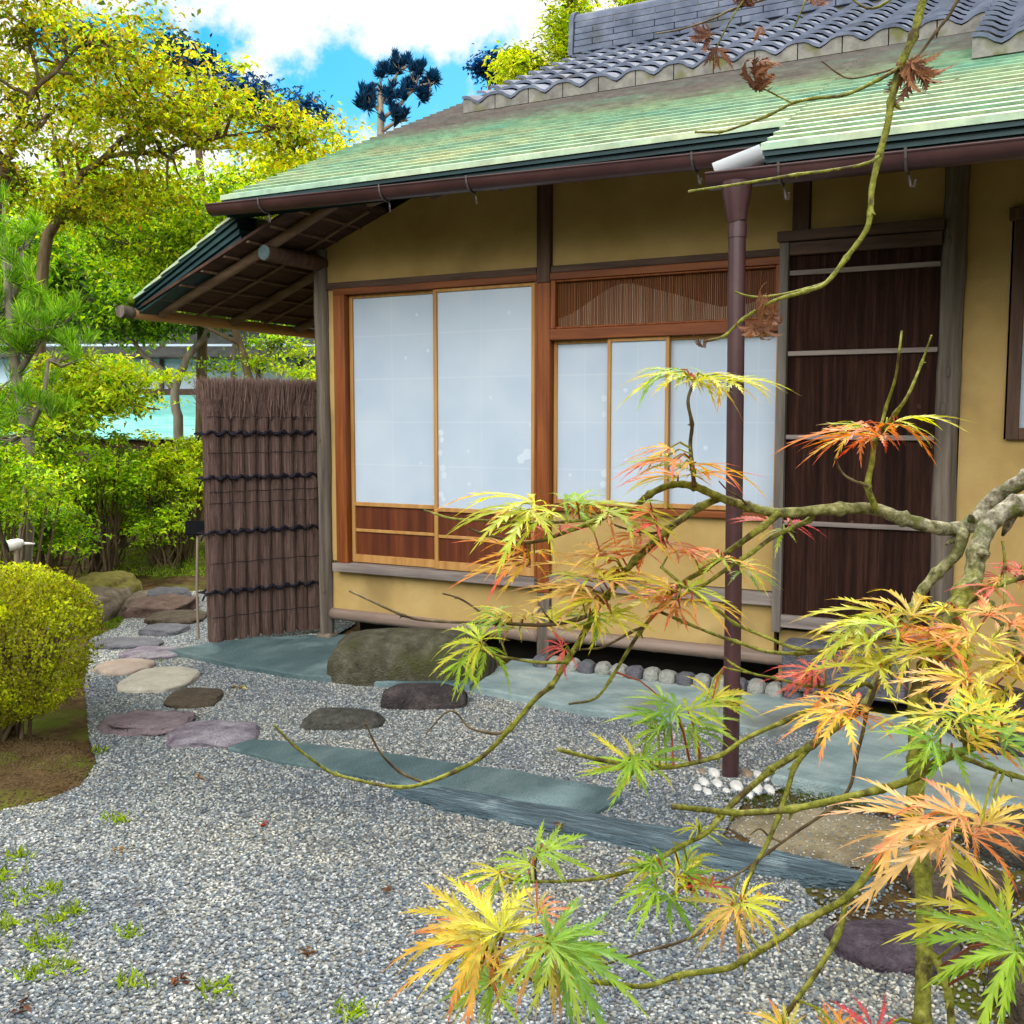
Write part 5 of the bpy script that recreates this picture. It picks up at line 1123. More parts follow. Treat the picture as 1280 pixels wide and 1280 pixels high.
# ------------------------------------------------------------------ weeds and fallen leaves on the gravel
WG = 'grass tufts growing in the gravel'
tuftspx = [(146, 1028, 9), (20, 1072, 10), (8, 1097, 12), (62, 1114, 9), (22, 1124, 15), (91, 1142, 13), (69, 1152, 10), (48, 1184, 15), (75, 1181, 9), (72, 1212, 14), (161, 1170, 10), (35, 1220, 11), (161, 1230, 13), (268, 1238, 13), (440, 1268, 14), (126, 941, 7), (188, 823, 12), (8, 1160, 12)]
twl = ['small faint grass tuft nearest the soil bed', 'thin grass tuft at the left edge, farther one', 'spreading grass tuft cut by the left edge', 'small single grass tuft right of the edge clumps', 'broad bright grass tuft close to the left edge', 'loose grass tuft just right of the broad edge tuft', 'small grass tuft below the loose one', 'large yellow green tuft in the lower left group', 'small upright tuft beside the large lower left one', 'long trailing grass tuft below the large one', 'solitary tuft farther out in the open gravel', 'low tuft at lower left near a dead leaf', 'bright round tuft alone near the bottom left', 'wide tuft farthest right in the open gravel', 'tuft at the bottom edge below the maple leaves', 'tiny green tuft at the corner of the soil bed', 'patch of green weeds beside the cream stepping stone', 'pale tuft at the very left edge lower down']
for (x, y, q), lb_ in zip(tuftspx, twl):
    c = G(x, y, -.095); dep = (c - CAM) @ FW; r_ = q / 1280 * dep * 1.5; n = 34
    o = thing('grass_tuft', lb_, 'grass tuft', tuple(c), WG)
    P = c + np.stack([npr.normal(0, r_ * .7, n), npr.normal(0, r_ * .45, n), np.zeros(n)], 1); F = rv(n) * .8 + np.array([0, 0, .9])
    leaf_mesh('blades', P, F, rv(n), npr.uniform(.4, 1.0, n) * min(.055, r_ * 1.3), pick([(.34, .50, .03), (.46, .56, .05), (.24, .36, .02)], n), M['leaf'], o, aspect=.13, fold=.02, bend=.4)
def small_leaf_thing(x, y, label, pal, size, z=-.085):
    c = G(x, y, z); o = thing('fallen_leaf', label, 'fallen leaf', tuple(c), 'fallen leaves on the gravel'); n = 9
    P = c + npr.standard_normal((n, 3)) * np.array([size * .35, size * .35, .004]); F = rv(n) * np.array([1, 1, .3])
    leaf_mesh('blade', P, F, np.tile([0, 0, 1.0], (n, 1)) + rv(n) * .4, size * npr.uniform(.6, 1, n), pick(pal, n), M['dry'], o, aspect=.4, fold=.15, bend=.2)
small_leaf_thing(225, 1223, 'dry red brown leaf in the open gravel near the bottom', [(.20, .06, .02), (.14, .05, .02)], .04)
small_leaf_thing(30, 1256, 'dark brown curled leaf in the bottom left corner', [(.12, .05, .025), (.08, .035, .02)], .04)
small_leaf_thing(249, 971, 'tan leaf on gravel left of the slate plank', [(.30, .17, .07)], .035)
small_leaf_thing(298, 860, 'pale yellow leaf beside the brown stepping stone', [(.45, .36, .10)], .05)
small_leaf_thing(486, 1112, 'small rust leaf on gravel before the slate kerb', [(.22, .09, .04)], .03)

small_leaf_thing(152, 1062, 'tiny ochre leaf in the gravel between the grass tufts', [(.34, .20, .06)], .028)
small_leaf_thing(385, 1190, 'small brown leaf in the gravel below the slate plank', [(.16, .075, .03)], .03)
small_leaf_thing(330, 1030, 'tiny red leaf in the open gravel middle', [(.34, .05, .03)], .026)
small_leaf_thing(640, 905, 'small yellow leaf on shaded gravel beside the step rock', [(.45, .34, .06)], .03)
small_leaf_thing(700, 1030, 'brown leaf lying on the ridged slate kerb', [(.18, .08, .035)], .03, -.055)
# ------------------------------------------------------------------ outbuilding behind the garden
ob_ = thing('garden_outbuilding', 'white walled outbuilding with dark tiles and turquoise lower roof in the trees', 'building', tuple(D(300, 560, 17.2)))
Bx = -RT; 
def wall_frame(x0, x1, y0, y1, dep, th, name, mat):
    a, b_, c, d__ = D(x0, y1, dep), D(x1, y1, dep), D(x1, y0, dep), D(x0, y0, dep)
    back_ = d_h * th; vs = [a, b_, c, d__, a + back_, b_ + back_, c + back_, d__ + back_]
    return MB().add(vs, [(0, 1, 2, 3), (7, 6, 5, 4), (0, 4, 5, 1), (1, 5, 6, 2), (2, 6, 7, 3), (3, 7, 4, 0)]).build(name, mat, ob_)
wall_frame(-120, 470, 430, 565, 17.2, .2, 'wall', M['white_wall'])
for x in (-40, 80, 199, 320, 372, 440): wall_frame(x, x + 5, 428, 560, 17.16, .1, 'post', M['dark_wood_z'])
wall_frame(-130, 480, 486, 495, 17.12, .1, 'rail', M['dark_wood'])
mb = MB()
for k in range(5):
    y0, y1 = 446 - k * 6.5, 437 - k * 6.5; d0, d1 = 16.75 + k * .25, 17.02 + k * .25
    mb.add([D(-140, y0, d0), D(490, y0, d0), D(490, y1, d1), D(-140, y1, d1), D(-140, y0 + 3, d0), D(490, y0 + 3, d0)], [(0, 1, 2, 3), (4, 5, 1, 0)])
mb.build('tile_roof', M['far_tile'], ob_); wall_frame(-140, 490, 408, 415, 17.9, .25, 'ridge', M['far_tile'])
mb = MB()
for k in range(7):
    y0, y1 = 547 - k * 7.6, 541 - k * 7.6; d0, d1 = 15.3 + k * .25, 15.56 + k * .25
    mb.add([D(-130, y0, d0), D(300, y0, d0), D(300, y1 - 1.5, d1), D(-130, y1 - 1.5, d1), D(-130, y0 + 2, d0), D(300, y0 + 2, d0)], [(0, 1, 2, 3), (4, 5, 1, 0)])
mb.build('lower_roof', M['far_copper'], ob_)
wall_frame(-120, 295, 552, 590, 15.6, 1.2, 'lower_wall', M['dark_wood_z'])
# ------------------------------------------------------------------ the laceleaf maple in front
MG0 = D(1560, 900, 1.05); MG0[2] = -.12
mp_ = thing('laceleaf_maple', 'laceleaf maple in front with mossy limbs and yellow orange leaves', 'tree', tuple(MG0))
def cat(pts, per=6):
    """smooth curve through points with radius as 4th value"""
    P = np.array(pts, float); P = np.vstack([2 * P[0] - P[1], P, 2 * P[-1] - P[-2]]); out_ = []
    for i in range(1, len(P) - 2):
        for t in np.linspace(0, 1, per, endpoint=False):
            a, b_, c, d__ = P[i - 1], P[i], P[i + 1], P[i + 2]
            out_.append(.5 * ((2 * b_) + (c - a) * t + (2 * a - 5 * b_ + 4 * c - d__) * t * t + (3 * b_ - a - 3 * c + d__) * t ** 3))
    out_.append(P[-2]); return np.array(out_)
BR = []        # (px, py, depth) samples of all branches, for seating leaves
def branch(px, d0, d1, r0, r1, mat='age', nodes=True, name='branch', per=6, tip=True, age=None):
    """px: points in the photo along the branch, d0..d1 the distance, r0..r1 the half width in photo pixels"""
    if BR:      # spring from the branch it grows on
        ba = np.array(BR); q = np.hypot(ba[:, 0] - px[0][0], ba[:, 1] - px[0][1]); k = int(np.argmin(q))
        if q[k] < 20: px = [(ba[k, 0], ba[k, 1])] + list(px[1:] if q[k] < 9 else px); d0 = ba[k, 2]
        q = np.hypot(ba[:, 0] - px[-1][0], ba[:, 1] - px[-1][1]); k = int(np.argmin(q))
        if q[k] < 10: d1 = ba[k, 2]
    n = len(px); L3 = []
    seg = np.cumsum([0] + [math.hypot(px[i + 1][0] - px[i][0], px[i + 1][1] - px[i][1]) for i in range(n - 1)]); seg /= seg[-1]
    for (x, y), t in zip(px, seg):
        dep = d0 + (d1 - d0) * t + .012 * math.sin(t * 7 + x * .05)
        L3.append(list(D(x, y, dep)) + [(r0 + (r1 - r0) * t) * .9 / 1280 * dep])
        BR.append((x, y, dep))
    for i in range(n - 1):
        for t in (.25, .5, .75):
            BR.append(tuple(np.array((px[i][0], px[i][1], d0 + (d1 - d0) * seg[i])) * (1 - t) + np.array((px[i + 1][0], px[i + 1][1], d0 + (d1 - d0) * seg[i + 1])) * t))
    C = cat(L3, per); rr_ = np.maximum(C[:, 3], .0006).copy()
    if nodes:       # swollen leaf nodes with bud scars
        step = per * 2
        for k in range(per, len(rr_) - 2, step): rr_[k] *= 1.38; rr_[k + 1] *= 1.12
    rr_ *= 1 + .05 * np.sin(np.arange(len(rr_)) * 1.7)
    if age is None: age = (0., 0.)
    nn_ = 12 if r0 > 6 else 9 if r0 > 4 else 7
    mb = MB(); ag = np.interp(np.linspace(0, 1, len(C)), np.linspace(0, 1, len(age)), age)
    ac = (lambda v: (float(v),) * 3) if mat == 'age' else (lambda v: None)
    mb.tube(C[:, :3], rr_, nn_, wob=.08 if r0 > 6 else .04, c=[ac(ag[k]) for k in range(len(C)) for _ in range(nn_)] if mat == 'age' else None)
    if nodes:
        for k in range(per, len(rr_) - 3, per * 2):
            t = C[k + 1, :3] - C[k, :3]; t /= np.linalg.norm(t); s = np.cross(t, UP); s /= np.linalg.norm(s) + 1e-9
            dirn = s * math.cos(k) + np.cross(s, t) * math.sin(k) + t * .6
            if rnd.random() < .55: mb.tube([C[k, :3], C[k, :3] + dirn * rr_[k] * 1.5, C[k, :3] + dirn * rr_[k] * 2.2], [rr_[k] * .5, rr_[k] * .35, rr_[k] * .12], 5, c=ac(ag[k]))
    if tip: mb.tube([C[-1, :3], C[-1, :3] + (C[-1, :3] - C[-2, :3]) * .25], [rr_[-1] * 1.35, rr_[-1] * .9], 6, c=ac(.3))
    return mb.build(name, M[mat], mp_, smooth=True, angle=70)
# trunk outside the frame at right, on its own roots
tk = cat([list(MG0) + [.075], list(D(1540, 1000, 1.05)) + [.055], list(D(1530, 700, 1.03)) + [.05], list(D(1500, 420, 1.0)) + [.045], list(D(1460, 160, .98)) + [.04], list(D(1420, -60, .97)) + [.03]], 8)
MB().tube(tk[:, :3], tk[:, 3], 14, wob=.1, c=(1., 1., 1.)).build('trunk', M['age'], mp_, smooth=True)
branch([(1500, 420), (1400, 500), (1330, 565), (1285, 597), (1240, 625), (1215, 655), (1180, 661), (1130, 649), (1095, 637), (1050, 636), (975, 641), (935, 633), (900, 622), (868, 608), (840, 606), (812, 618), (790, 635), (750, 648), (720, 660), (680, 675)], 1.0, 1.0, 15, 2.6, per=8, age=(1, 1, .95, .75, .35, .1, 0, 0, 0))
branch([(1520, 560), (1400, 610), (1320, 622), (1270, 632), (1237, 655), (1222, 690), (1217, 720), (1205, 742), (1185, 785), (1160, 835), (1146, 880), (1147, 950), (1143, 1018), (1152, 1085), (1156, 1152), (1153, 1280), (1160, 1420)], 1.0, .66, 14, 10.5, per=8, tip=False, age=(1.05, 1.05, 1, .95, .6, .1, 0, 0, 0, 0, 0, 0))
branch([(1213, 728), (1235, 758), (1256, 778), (1275, 815), (1300, 850)], .88, .8, 9, 6, 'age', age=(.6, .2))
branch([(1203, 668), (1196, 692), (1172, 716), (1152, 739), (1142, 760), (1128, 790), (1108, 830), (1095, 853), (1082, 880), (1051, 904), (1015, 931), (981, 951), (964, 962), (927, 994), (900, 1021), (883, 1041), (850, 1058), (806, 1082), (752, 1097), (712, 1101), (670, 1102), (638, 1100)], .95, .80, 8, 1.7, age=(.7, .5, .2, 0, 0, 0))
branch([(1015, 934), (994, 957), (986, 981), (974, 1018), (957, 1058), (941, 1085), (931, 1112), (922, 1145), (926, 1189)], .86, .80, 4, 2.5)
branch([(1098, 850), (1085, 884), (1078, 917), (1070, 947), (1062, 984), (1038, 1011), (994, 1041), (961, 1065), (917, 1095), (865, 1112)], .9, .84, 3, 1.5, 'dark_twig')
branch([(978, 1052), (962, 1046), (950, 1036), (938, 1043)], .855, .85, 1.8, 1.0, 'dark_twig', False)
branch([(972, 643), (954, 658), (917, 685), (882, 711), (856, 727), (835, 748), (821, 764), (800, 790), (784, 815), (764, 848), (744, 873), (712, 880)], .96, 1.05, 5, 1.6)
branch([(1012, 650), (970, 669), (941, 690), (909, 711), (877, 733), (850, 745), (829, 757), (812, 765)], .96, 1.0, 4, 2.0)
branch([(896, 628), (874, 634), (853, 648), (835, 661), (819, 677), (795, 699), (776, 722), (758, 746), (747, 759), (734, 783), (723, 804), (710, 823), (699, 842), (689, 857), (669, 874), (638, 910), (605, 944), (571, 963), (531, 979), (501, 984), (464, 979), (420, 968), (403, 959), (370, 934), (343, 907)], .97, 1.02, 5.5, 1.7)
branch([(531, 979), (500, 965), (475, 940), (457, 905)], 1.01, 1.0, 2.2, 1.2, 'dark_twig')
branch([(638, 910), (620, 917), (588, 910), (570, 891), (555, 892), (533, 917)], 1.0, .99, 2.2, 1.0, 'dark_twig')
branch([(745, 763), (722, 774), (682, 781), (622, 779), (538, 776), (504, 769), (464, 751), (438, 739)], 1.0, 1.05, 3.2, 1.6, 'dark_twig')
branch([(628, 779), (608, 771), (588, 756), (572, 747), (554, 742)], 1.02, 1.03, 2.2, 1.3, 'dark_twig')
branch([(695, 779), (682, 768), (672, 751)], 1.01, 1.0, 1.6, 1.0, 'dark_twig', False)
branch([(705, 829), (672, 828), (640, 823), (628, 821), (612, 816), (595, 811)], 1.0, 1.0, 2.6, 1.6)
branch([(635, 821), (626, 800), (622, 782)], 1.0, 1.01, 1.6, 1.2)
branch([(806, 779), (789, 790), (756, 808), (738, 811), (719, 812)], 1.0, 1.02, 2.4, 1.2, 'dark_twig')
branch([(690, 672), (735, 656), (773, 640), (790, 632)], .99, .97, 2.4, 3)
branch([(773, 638), (740, 648), (709, 652), (668, 653), (628, 652), (595, 650), (564, 648), (531, 638)], .98, 1.0, 2.8, 1.6)
branch([(682, 675), (652, 679), (622, 672), (600, 666), (586, 660)], 1.0, 1.01, 2.6, 1.6, 'dark_twig')
branch([(853, 651), (824, 665), (800, 665), (776, 659), (760, 652)], .975, .98, 2.2, 1.2, 'dark_twig')
branch([(824, 664), (817, 645), (812, 625)], .975, .97, 1.6, 1.0, 'dark_twig')
branch([(866, 605), (865, 581), (863, 554), (865, 531), (860, 501), (867, 478)], .98, .97, 3.2, 2.2, 'dark_twig')
branch([(1090, 630), (1085, 608), (1090, 578), (1093, 554), (1099, 544), (1119, 517), (1135, 494), (1152, 454), (1164, 420)], .96, .94, 4.8, 1.2)
branch([(1099, 540), (1107, 511), (1119, 474), (1124, 440), (1127, 415)], .95, .95, 2.4, 1.6)
branch([(1085, 606), (1065, 600), (1052, 590), (1044, 573)], .96, .96, 2.2, 1.3, 'dark_twig')
branch([(939, 634), (925, 622), (911, 614), (899, 602)], .96, .96, 1.6, 1.0, 'dark_twig', False)
branch([(1420, -60), (1330, -160), (1230, -120), (1175, -60), (1154, 0), (1142, 44), (1125, 84), (1114, 128), (1109, 158), (1099, 195), (1090, 235), (1088, 265), (1082, 289), (1058, 322), (1033, 353), (1008, 364), (968, 376), (930, 398), (905, 420), (880, 427)], .97, .93, 9, 1.8)
branch([(1099, 195), (1082, 205), (1038, 213), (998, 218), (924, 230), (863, 239)], .94, .94, 2.4, 1.8)
branch([(1033, 353), (1008, 361), (971, 369), (941, 371), (919, 365)], .94, .93, 2.2, 1.3)
branch([(1125, 87), (1099, 99), (1058, 118), (1018, 123), (991, 129), (961, 144), (924, 158), (900, 165), (870, 165)], .95, .94, 2.8, 1.6)
branch([(991, 129), (967, 117), (951, 109)], .94, .94, 1.5, 1.2, 'age', False)
branch([(1122, 81), (1099, 91), (1065, 98), (1048, 92), (1028, 77)], .95, .95, 1.8, 1.1, 'dark_twig')
branch([(1230, -50), (1197, 0), (1186, 20), (1172, 37), (1152, 64), (1129, 87)], .97, .95, 2.6, 2.0, 'dark_twig')
branch([(1060, -50), (1000, -15), (960, -2), (915, 12), (890, 24), (850, 37), (820, 42)], 1.0, 1.0, 2.4, 1.0, 'dark_twig')
branch([(1230, -120), (1130, -90), (1060, -50)], .97, 1.0, 4, 2.4, 'dark_twig')
branch([(1175, -60), (1100, 8), (1060, -5), (1040, -30)], .96, .97, 2.2, 1.4)
branch([(1010, -20), (1003, 10), (992, 36)], 1.0, 1.0, 1.4, 1.0, 'age', False)
branch([(938, -10), (915, 22), (898, 55), (890, 75)], 1.0, 1.0, 1.4, 1.0, 'age', False)
branch([(1135, 1031), (1119, 1052), (1090, 1085), (1058, 1122), (1011, 1149), (970, 1176), (931, 1199), (907, 1211), (850, 1219), (806, 1233), (756, 1228), (720, 1227), (689, 1226), (678, 1233), (655, 1219), (622, 1208), (588, 1199)], .69, .66, 6.2, 2.2)
branch([(1058, 1125), (1048, 1166), (1018, 1219), (974, 1280), (950, 1330)], .69, .7, 4.5, 3.6)
branch([(1240, 925), (1172, 952), (1146, 971), (1102, 986), (1051, 998), (991, 1011), (950, 1015), (917, 1016), (880, 1012), (842, 1008)], .74, .72, 6, 4)
branch([(1300, 895), (1270, 910), (1240, 925)], .76, .74, 5, 5)
branch([(1075, 855), (1030, 880), (984, 900), (934, 922), (900, 944), (850, 957), (816, 959), (756, 951), (699, 937)], .9, .82, 3.6, 3)
branch([(1158, 1178), (1170, 1200), (1178, 1220), (1186, 1246), (1189, 1280), (1190, 1330)], .67, .66, 5.5, 5.5)
branch([(1150, 930), (1203, 947), (1232, 958), (1263, 968), (1300, 978)], .74, .73, 3.5, 3.5)
branch([(1150, 815), (1115, 796), (1080, 800), (1040, 813), (997, 817), (957, 814), (920, 802), (896, 794), (856, 778), (821, 763)], .9, 1.0, 3.2, 2.2)
branch([(1040, 813), (997, 811), (957, 796), (920, 780), (896, 762), (856, 733), (827, 709)], .93, 1.0, 2.6, 2.2)
branch([(1075, 850), (1040, 858), (1007, 857), (970, 848), (941, 842), (917, 831), (906, 822)], .92, .93, 2.4, 1.6)
branch([(940, 842), (920, 838), (905, 834)], .93, .93, 1.6, 1.2)
branch([(926, 1130), (897, 1151), (870, 1169), (835, 1182), (800, 1191), (756, 1206), (712, 1223)], .82, .78, 2.4, 1.4, 'dark_twig')
branch([(1290, 718), (1253, 729), (1240, 733), (1223, 732)], .88, .88, 4, 4)
branch([(1256, 702), (1255, 690), (1253, 677)], .9, .9, 2, 1.6, 'age', False)
branch([(1256, 780), (1256, 730), (1256, 702)], .88, .9, 2, 2, 'age', False)
branch([(670, 1102), (669, 1085), (671, 1070)], .80, .80, 2, 1.5, 'dark_twig', False)
branch([(680, 1232), (672, 1215), (674, 1200), (683, 1186)], .66, .65, 3, 2, 'age', False)
branch([(922, 1145), (917, 1120), (922, 1098)], .80, .8, 2.2, 1.8, 'age', False)
branch([(950, 1190), (930, 1160), (921, 1140)], .69, .7, 2.5, 2, 'age', False)
BRA = np.array(BR)

PAL = {   # base and tip colour of a lobe
    'green': ([(.22, .42, .015), (.30, .48, .02), (.15, .33, .012)], [(.38, .52, .025), (.48, .56, .03)]),
    'yellow': ([(.56, .56, .02), (.44, .52, .02), (.64, .56, .03)], [(.66, .46, .03), (.62, .55, .05)]),
    'mixed': ([(.56, .56, .02), (.38, .50, .02), (.68, .48, .03)], [(.74, .20, .05), (.70, .34, .05)]),
    'orange': ([(.74, .32, .04), (.76, .24, .05), (.72, .44, .04)], [(.76, .12, .06), (.72, .09, .06)]),
    'peach': ([(.72, .44, .13), (.70, .34, .10), (.70, .50, .08)], [(.72, .24, .12), (.76, .42, .20)]),
    'red': ([(.66, .09, .08), (.62, .07, .07), (.70, .15, .10)], [(.58, .045, .06), (.66, .07, .06)]),
    'tan': ([(.50, .44, .05), (.56, .34, .07), (.40, .36, .04)], [(.50, .20, .06), (.56, .28, .09)]),
}
def mleaf(mb, base, fwd, nrm, size, pal, nl=7, droop=.35, curl=0., wid=.08):
    """one dissected maple leaf: lobes radiate from the base, each lobe edged with slender teeth"""
    fwd = fwd / np.linalg.norm(fwd); sd = np.cross(nrm, fwd); sd /= np.linalg.norm(sd) + 1e-9; nrm = np.cross(fwd, sd)
    angs = {7: (0, 30, -30, 64, -64, 104, -104), 5: (0, 36, -36, 78, -78)}[nl]; lens = {7: (1, .95, .95, .76, .76, .42, .42), 5: (1, .9, .9, .6, .6)}[nl]
    bc, tcx = PAL[pal]; leafv = np.clip(rnd.gauss(1, .12), .7, 1.3)
    cb0 = np.array(rnd.choice(bc)); ct0 = np.array(rnd.choice(tcx))
    for a, l in zip(angs, lens):
        th = R(a + rnd.uniform(-11, 11)); Lh = size * l * rnd.uniform(.72, 1.15); dirn = fwd * math.cos(th) + sd * math.sin(th); lat = np.cross(nrm, dirn)
        dr = droop * rnd.uniform(.5, 1.5); sw = rnd.uniform(-.26, .26) ; nseg = 8
        cb = np.clip(cb0 * leafv * rnd.uniform(.85, 1.15), .01, .9); ct = np.clip(ct0 * leafv * rnd.uniform(.8, 1.2), .01, .9); tp = rnd.uniform(.35, .95)
        rise = rnd.uniform(.0, .3)
        def sp_(t):
            if curl: 
                ph = curl * t; rr_ = Lh / max(curl, .3)
                return base + dirn * rr_ * math.sin(ph) - nrm * rr_ * (1 - math.cos(ph)) + lat * sw * Lh * t * t
            return base + dirn * Lh * (t - .12 * dr * t * t) + nrm * Lh * (rise * t * (1 - t) - dr * t ** 2.2 * .6) + lat * sw * Lh * t * t
        def wd(t): return wid * Lh * (math.sin(math.pi * min(1, (t * .94 + .05)) ** .85)) ** .9
        vs, cs = [], []
        def colr(t, e):
            k = min(1, max(0, (t - tp) / .45)); c = cb * (1 - k) + ct * k
            return tuple(np.clip(c * (.92 + .16 * rnd.random() if e else 1.0) + (0 if e else .05), .004, .95))
        S_ = [sp_(i / nseg) for i in range(nseg + 1)]
        S_[nseg] = S_[nseg] + (S_[nseg] - S_[nseg - 1]) * .55
        for i in range(nseg + 1): vs.append(S_[i]); cs.append(colr(i / nseg, 0))
        for s in (1, -1):
            for i in range(nseg):
                t = i / nseg; w_ = wd(t)
                vs.append(S_[i] + lat * s * w_ * .24 + nrm * w_ * .10); cs.append(colr(t, 1))
                t2 = min(1, t + .95 / nseg + .09); c2 = sp_(t2); w2 = wd(t + .4 / nseg) * rnd.uniform(.75, 1.25) * (.35 if i == nseg - 1 else .75 if i == nseg - 2 else 1)
                vs.append(c2 + lat * s * w2 + nrm * w2 * .28); cs.append(colr(min(1, t + .15), 1))
        fs = []
        for s in (0, 1):
            o_ = nseg + 1 + s * 2 * nseg
            for i in range(nseg):
                n0, tip_ = o_ + 2 * i, o_ + 2 * i + 1; n1 = o_ + 2 * (i + 1) if i < nseg - 1 else nseg
                f1 = (i, n0, tip_); f2 = (i, tip_, n1, i + 1) if n1 != nseg else (i, tip_, nseg)
                fs += [f1, f2] if s == 0 else [f1[::-1], f2[::-1]]
        mb.add(vs, fs, cs)
def spray(cx, cy, sx_, sy_, n, lobe, pal, tilt=.35, seed=0, label=None, dep=None, dirs=None, droop=.4, nl=7, leaves=None, toward=0.0, k_=.78):
    """a spray of leaves around a photo point; lobe = lobe length in photo pixels; dirs = leaf headings, 0 right, 90 up in the leaf plane"""
    rnd.seed(seed * 13 + 5); ml, pt_ = MB(), MB(); droop *= .8
    if leaves and n > 3:        # a few smaller leaves between the full grown ones
        leaves = list(leaves) + [(x + rnd.uniform(-16, 16), y + rnd.uniform(-9, 9), h + rnd.uniform(-50, 50)) for x, y, h in leaves]; small_ = n; n = len(leaves)
    else: small_ = 99
    pals = pal if isinstance(pal, (list, tuple)) else [pal]
    if seed in (1, 2, 3, 4, 6): k_ *= 1.5
    elif seed in (7, 8, 9, 10, 11, 12, 13, 14, 15, 29): k_ *= 1.2
    elif seed in (18, 19, 32, 33, 20, 22): k_ *= 1.08
    for k in range(n):
        if leaves: lx, ly, hd = leaves[k % len(leaves)]
        else:
            lx = cx + rnd.uniform(-.42, .42) * sx_; ly = cy + rnd.uniform(-.4, .4) * sy_
            hd = None
        tl_ = tilt * (.35 if cy < 620 else .5 if cy < 760 else .8)
        i = np.argmin(np.hypot(BRA[:, 0] - lx, BRA[:, 1] - ly) + 0 * BRA[:, 2]); bx, by, bd = BRA[i]
        d0 = (dep or bd) + rnd.uniform(-.05, .03)
        base = D(lx, ly, d0); bp_ = D(bx, by, bd)
        if hd is None:
            hd = (180 if lx < cx else 0) + rnd.uniform(-55, 55)
        hx, hy = math.cos(R(hd)), math.sin(R(hd))
        # leaf plane: mostly level, tipped towards the viewer by tilt
        nrm = np.array([0, 0, 1.0]) * (1 - tl_) - FW * tl_ + RT * rnd.uniform(-.25, .25) + FW * rnd.uniform(-.15, .15); nrm /= np.linalg.norm(nrm)
        e1 = RT - nrm * (RT @ nrm); e1 /= np.linalg.norm(e1); e2 = np.cross(nrm, e1)
        fwd = e1 * hx + e2 * hy
        mleaf(ml, base, fwd, nrm, lobe * k_ / 1280 * d0 * rnd.uniform(.75, 1.15) * (rnd.uniform(.45, .75) if k >= small_ else 1), pals[k % len(pals)], nl, droop)
        if True:
            mid = (base + bp_) / 2 + np.array([0, 0, .006]); mb_c = .0011
            ml.tube([bp_, mid, base], [mb_c, mb_c * .8, mb_c * .7], 5, cap=False, c=(.36, .38, .03) if rnd.random() < .6 else (.45, .12, .06))
    o = ml.build('leaf_spray', M['mleaf'], mp_)
    if label: o['label'] = label
    if pt_.v: pt_.build('petiole', M['twig'], o, smooth=True)
    return o
spray(870, 462, 200, 26, 6, 92, ['mixed', 'yellow', 'mixed', 'green', 'yellow'], .25, 1, droop=.55, leaves=[(862, 470, 165), (868, 474, 15), (880, 470, 40), (850, 462, 205), (872, 476, -40), (905, 478, -10)])
spray(1090, 530, 190, 24, 5, 88, ['orange', 'mixed', 'orange', 'yellow', 'orange'], .2, 2, droop=.5, leaves=[(1090, 538, 170), (1075, 542, 200), (1108, 530, 30), (1118, 528, -15), (1100, 545, 150)])
spray(820, 565, 150, 50, 6, 84, ['orange', 'orange', 'mixed', 'orange', 'yellow'], .25, 3, leaves=[(838, 560, 170), (845, 575, 190), (850, 585, 150), (862, 580, 10), (848, 598, 120), (870, 592, -20)])
spray(660, 640, 190, 30, 6, 105, ['mixed', 'yellow', 'green', 'mixed', 'yellow', 'mixed'], .25, 4, droop=.55, leaves=[(668, 628, 165), (690, 640, 190), (705, 625, 20), (730, 630, 5), (660, 640, 235), (760, 640, -10)])
spray(672, 668, 60, 20, 2, 60, 'red', .45, 5, label='red leaves', leaves=[(680, 664, 190), (700, 662, 10)])
spray(640, 700, 110, 30, 3, 82, ['orange', 'orange', 'mixed'], .2, 6, droop=.6, leaves=[(655, 690, 175), (662, 702, 200), (668, 692, 80)])
spray(740, 705, 150, 60, 9, 92, ['peach', 'mixed', 'peach', 'yellow', 'peach'], .22, 7, leaves=[(745, 715, 160), (735, 725, 190), (760, 700, 130), (755, 725, 30), (770, 715, 5), (740, 740, 205), (725, 735, 170), (750, 690, 150), (765, 735, -20)])
spray(740, 760, 120, 40, 4, 80, ['yellow', 'yellow', 'green'], .3, 8, leaves=[(748, 752, 200), (750, 770, -60), (745, 775, 240), (765, 768, 0)])
spray(790, 680, 120, 30, 5, 80, ['orange', 'peach', 'red', 'orange'], .22, 9, leaves=[(800, 670, 165), (815, 675, 150), (835, 680, 10), (808, 690, 190), (845, 690, -15)])
spray(805, 640, 60, 30, 3, 55, ['orange', 'red', 'mixed'], .3, 29, leaves=[(812, 640, 160), (820, 655, 200), (806, 628, 60)])
spray(885, 700, 80, 24, 3, 70, ['orange', 'mixed', 'orange'], .22, 10, leaves=[(895, 690, 170), (905, 698, 195), (900, 700, 30)])
spray(845, 742, 110, 40, 7, 80, ['orange', 'yellow', 'orange', 'orange', 'peach'], .25, 11, leaves=[(850, 740, 165), (860, 735, 10), (840, 750, 200), (865, 750, -25), (835, 735, 150), (850, 760, 230), (830, 745, 180)])
spray(935, 712, 50, 30, 2, 70, ['yellow', 'green'], .3, 12, leaves=[(925, 708, 10), (928, 715, -50)])
spray(970, 655, 70, 26, 3, 58, ['red', 'red', 'mixed'], .4, 13, label='red leaves', leaves=[(962, 652, 160), (985, 655, 10), (978, 662, 220)])
spray(640, 770, 140, 30, 6, 70, ['yellow', 'green', 'peach', 'yellow'], .25, 14, leaves=[(640, 772, 160), (625, 776, 195), (665, 770, 20), (690, 775, 40), (650, 785, 200), (612, 770, 100)])
